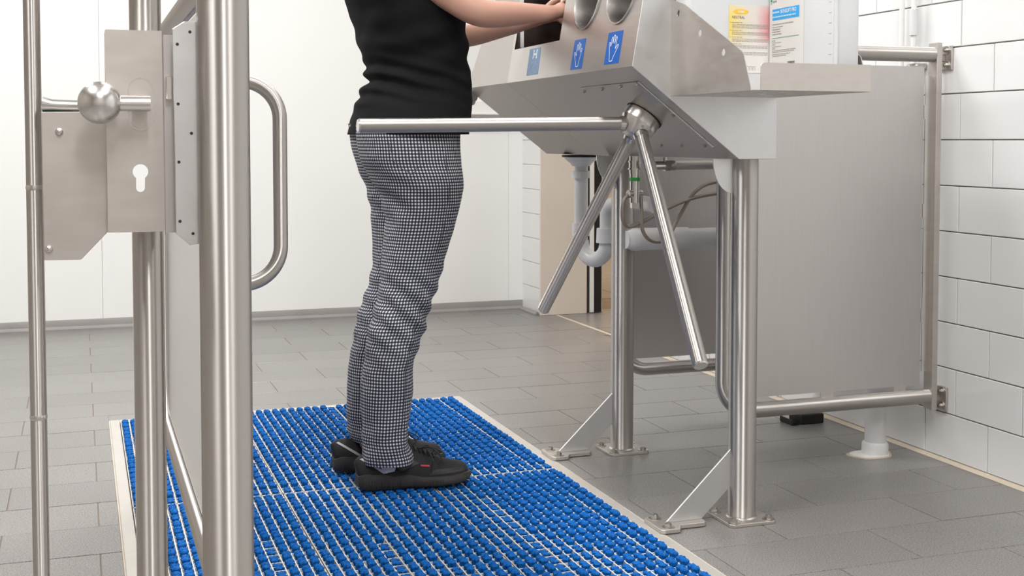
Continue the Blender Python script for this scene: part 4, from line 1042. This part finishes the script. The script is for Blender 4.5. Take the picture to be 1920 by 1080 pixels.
# tattoo strokes on far forearm
dv=(Vector(WRf)-Vector(ELf)).normalized(); c0=Vector(ELf)+dv*.01
for a0,a1,b0,b1 in ((-.3,.3,0,.03),(-.1,.5,.012,.04),(.2,.7,-.005,.03)):
    pts=[]
    for k in range(8):
        s=k/7; an=a0+(a1-a0)*s; pts.append(c0+dv*(b0+(b1-b0)*s)+Vector((0,-math.cos(an),math.sin(an)))*.0405)
    g=G(); g.tube(pts,.0008,5); g.build('tattoo_line',M['ink'],person,60)
# shoes
def shoe(xh,xt,Y,z0,sock,right):
    Lg=xt-xh
    def prof(tab,s): return float(np.interp(s,[p[0] for p in tab],[p[1] for p in tab]))
    hw=[(0,.018),(.03,.029),(.12,.036),(.35,.037),(.5,.040),(.68,.048),(.82,.048),(.91,.043),(.97,.031),(1,.016)]
    cyo=[(0,0),(.4,0),(.75,-.004 if right else .004),(1,-.006 if right else .006)]
    up=[(0,.074),(.04,.086),(.14,.088),(.24,.078),(.33,.082),(.40,.100),(.49,.100),(.6,.086),(.75,.066),(.86,.057),(.94,.052),(.98,.044),(1,.032)]
    so=[(0,.036),(.06,.044),(.2,.042),(.3,.034),(.42,.036),(.55,.027),(.8,.026),(.93,.030),(1,.028)]
    bt=[(0,.010),(.06,.001),(.2,0),(.7,0),(.88,.003),(.96,.008),(1,.015)]
    N=24; K=44
    g=G(); V=[];F=[]
    for i in range(K+1):
        s=i/K; x=xh+Lg*s; cy=Y+prof(cyo,s); w_=prof(hw,s)*.94; zb=z0+prof(so,s)-.006; zt=z0+prof(up,s)
        lean=-.010*(1-s)**6
        for k in range(N):
            a=PI*k/(N-1); yy=math.cos(a); zz=math.sin(a)**.75
            taper=1-.42*zz*zz if s<.45 else 1-.30*zz*zz
            V.append((x+lean*zz,cy+w_*yy*(taper if k not in(0,N-1) else 1),zb+(zt-zb)*zz))
    for i in range(K):
        for k in range(N-1): F.append((i*N+k,i*N+k+1,(i+1)*N+k+1,(i+1)*N+k))
    F.append(tuple(range(N))); F.append(tuple(range(K*N,(K+1)*N)))
    g.add(V,F); u_=g.build('shoe',M['shoe'],person,70)
    g=G(); V=[];F=[]; lv=6
    for i in range(K*2+1):
        s=i/(K*2); x=xh-.004+(Lg+.008)*s; cy=Y+prof(cyo,s); w_=prof(hw,s)+.002; zb=z0+prof(bt,s); zt=z0+prof(so,s)
        gr=.0022 if i%2 else 0
        ring=[]
        for k in range(lv):
            t_=k/(lv-1); bul=math.sin(PI*min(1,t_*1.1))*.004; wz=w_-(.004 if t_==0 else 0)+bul-(gr if t_<.75 and (s<.36 or s>.45) and s<.72 else 0)
            ring.append((x,cy-wz,zb+(zt-zb)*t_))
        ring+= [(x,2*cy-p[1],p[2]) for p in reversed(ring)]
        V+=ring
    n=lv*2
    for i in range(K*2):
        for k in range(n): F.append((i*n+k,i*n+(k+1)%n,(i+1)*n+(k+1)%n,(i+1)*n+k))
    F.append(tuple(range(n))); F.append(tuple(range(K*2*n,(K*2+1)*n)))
    g.add(V,F); g.build('sole',M['sole'],u_,30)
    # side point on the upper, viewer side
    def sp(s,h,d=.0012):
        cy=Y+prof(cyo,s); w_=prof(hw,s)*.94; zb=z0+prof(so,s)-.006; zt=z0+prof(up,s); zz=min(.98,max(0,(z0+h-zb)/(zt-zb)))
        a=PI-math.asin(zz**(1/.75)); taper=1-(.42 if s<.45 else .30)*zz*zz
        return Vector((xh+Lg*s-.010*(1-s)**6*zz,cy+w_*math.cos(a)*taper-d,z0+h))
    def ribbon(name,P0,P1,m,par,d=.0012,k=8):
        g=G(); V=[];F=[]
        for i in range(k+1):
            s=i/k; a=[P0[0][j]+(P0[1][j]-P0[0][j])*s for j in (0,1)]; b=[P1[0][j]+(P1[1][j]-P1[0][j])*s for j in (0,1)]
            for j in range(4): V.append(sp(a[0]+(b[0]-a[0])*j/3,a[1]+(b[1]-a[1])*j/3,d))
        for i in range(k):
            for j in range(3): F.append((i*4+j,i*4+j+1,(i+1)*4+j+1,(i+1)*4+j))
        g.add(V,F); return g.build(name,m,par,60)
    ribbon('reflective_strip',((.035,.080),(.205,.043)),((.055,.082),(.245,.043)),M['reflect'],u_)
    ribbon('side_patch',((.31,.056),(.47,.072)),((.37,.046),(.53,.062)),M['shoe_film'],u_,.0015)
    ribbon('toe_guard',((.60,.030),(.94,.034)),((.66,.044),(.93,.044)),M['shoe_film'],u_,.0010)
    ribbon('red_tag',((.535,.0585),(.615,.0565)),((.54,.0545),(.618,.0525)),M['red'],u_,.0022)
    # laces across the throat
    for q in range(5):
        s=.50+.042*q; zt=z0+prof(up,s)
        g=G(); pts=[(xh+Lg*(s+.006*math.cos(b)),Y+prof(cyo,s)+.021*math.sin(b),zt+.0015-.006*abs(math.sin(b))) for b in np.linspace(-1.5,1.5,9)]
        g.tube(pts,.0022,8); g.build('lace',M['black'],u_,60)
    for q,(dx,dy,dz) in enumerate(((.05,-.034,-.030),(.060,-.026,-.020),(.045,.022,-.022),(.025,-.042,-.040))):
        c=Vector((xh+Lg*.55,Y-.012,z0+prof(up,.55)+.003)); g=G()
        g.tube(spline([c,c+Vector((dx*.5,dy*.5,.004)),c+Vector((dx,dy,dz*.6)),c+Vector((dx*.8,dy*1.05,dz))],5),.0018,8); g.build('lace_loop',M['black'],u_,60)
    # sock / ankle tube
    g=G(); xa=.742
    g.tube([(xa+.004,Y,z0+.045),(xa+.002,Y,z0+.085),(xa,Y,z0+.16)],.036,24,radii=[.036,.033,.031]); g.build('sock',M[sock],person,60)
shoe(.6715,.9685,3.150,.0125,'sock_g',True)
shoe(.642+.005,.955,3.345,.0125,'sock_b',False)
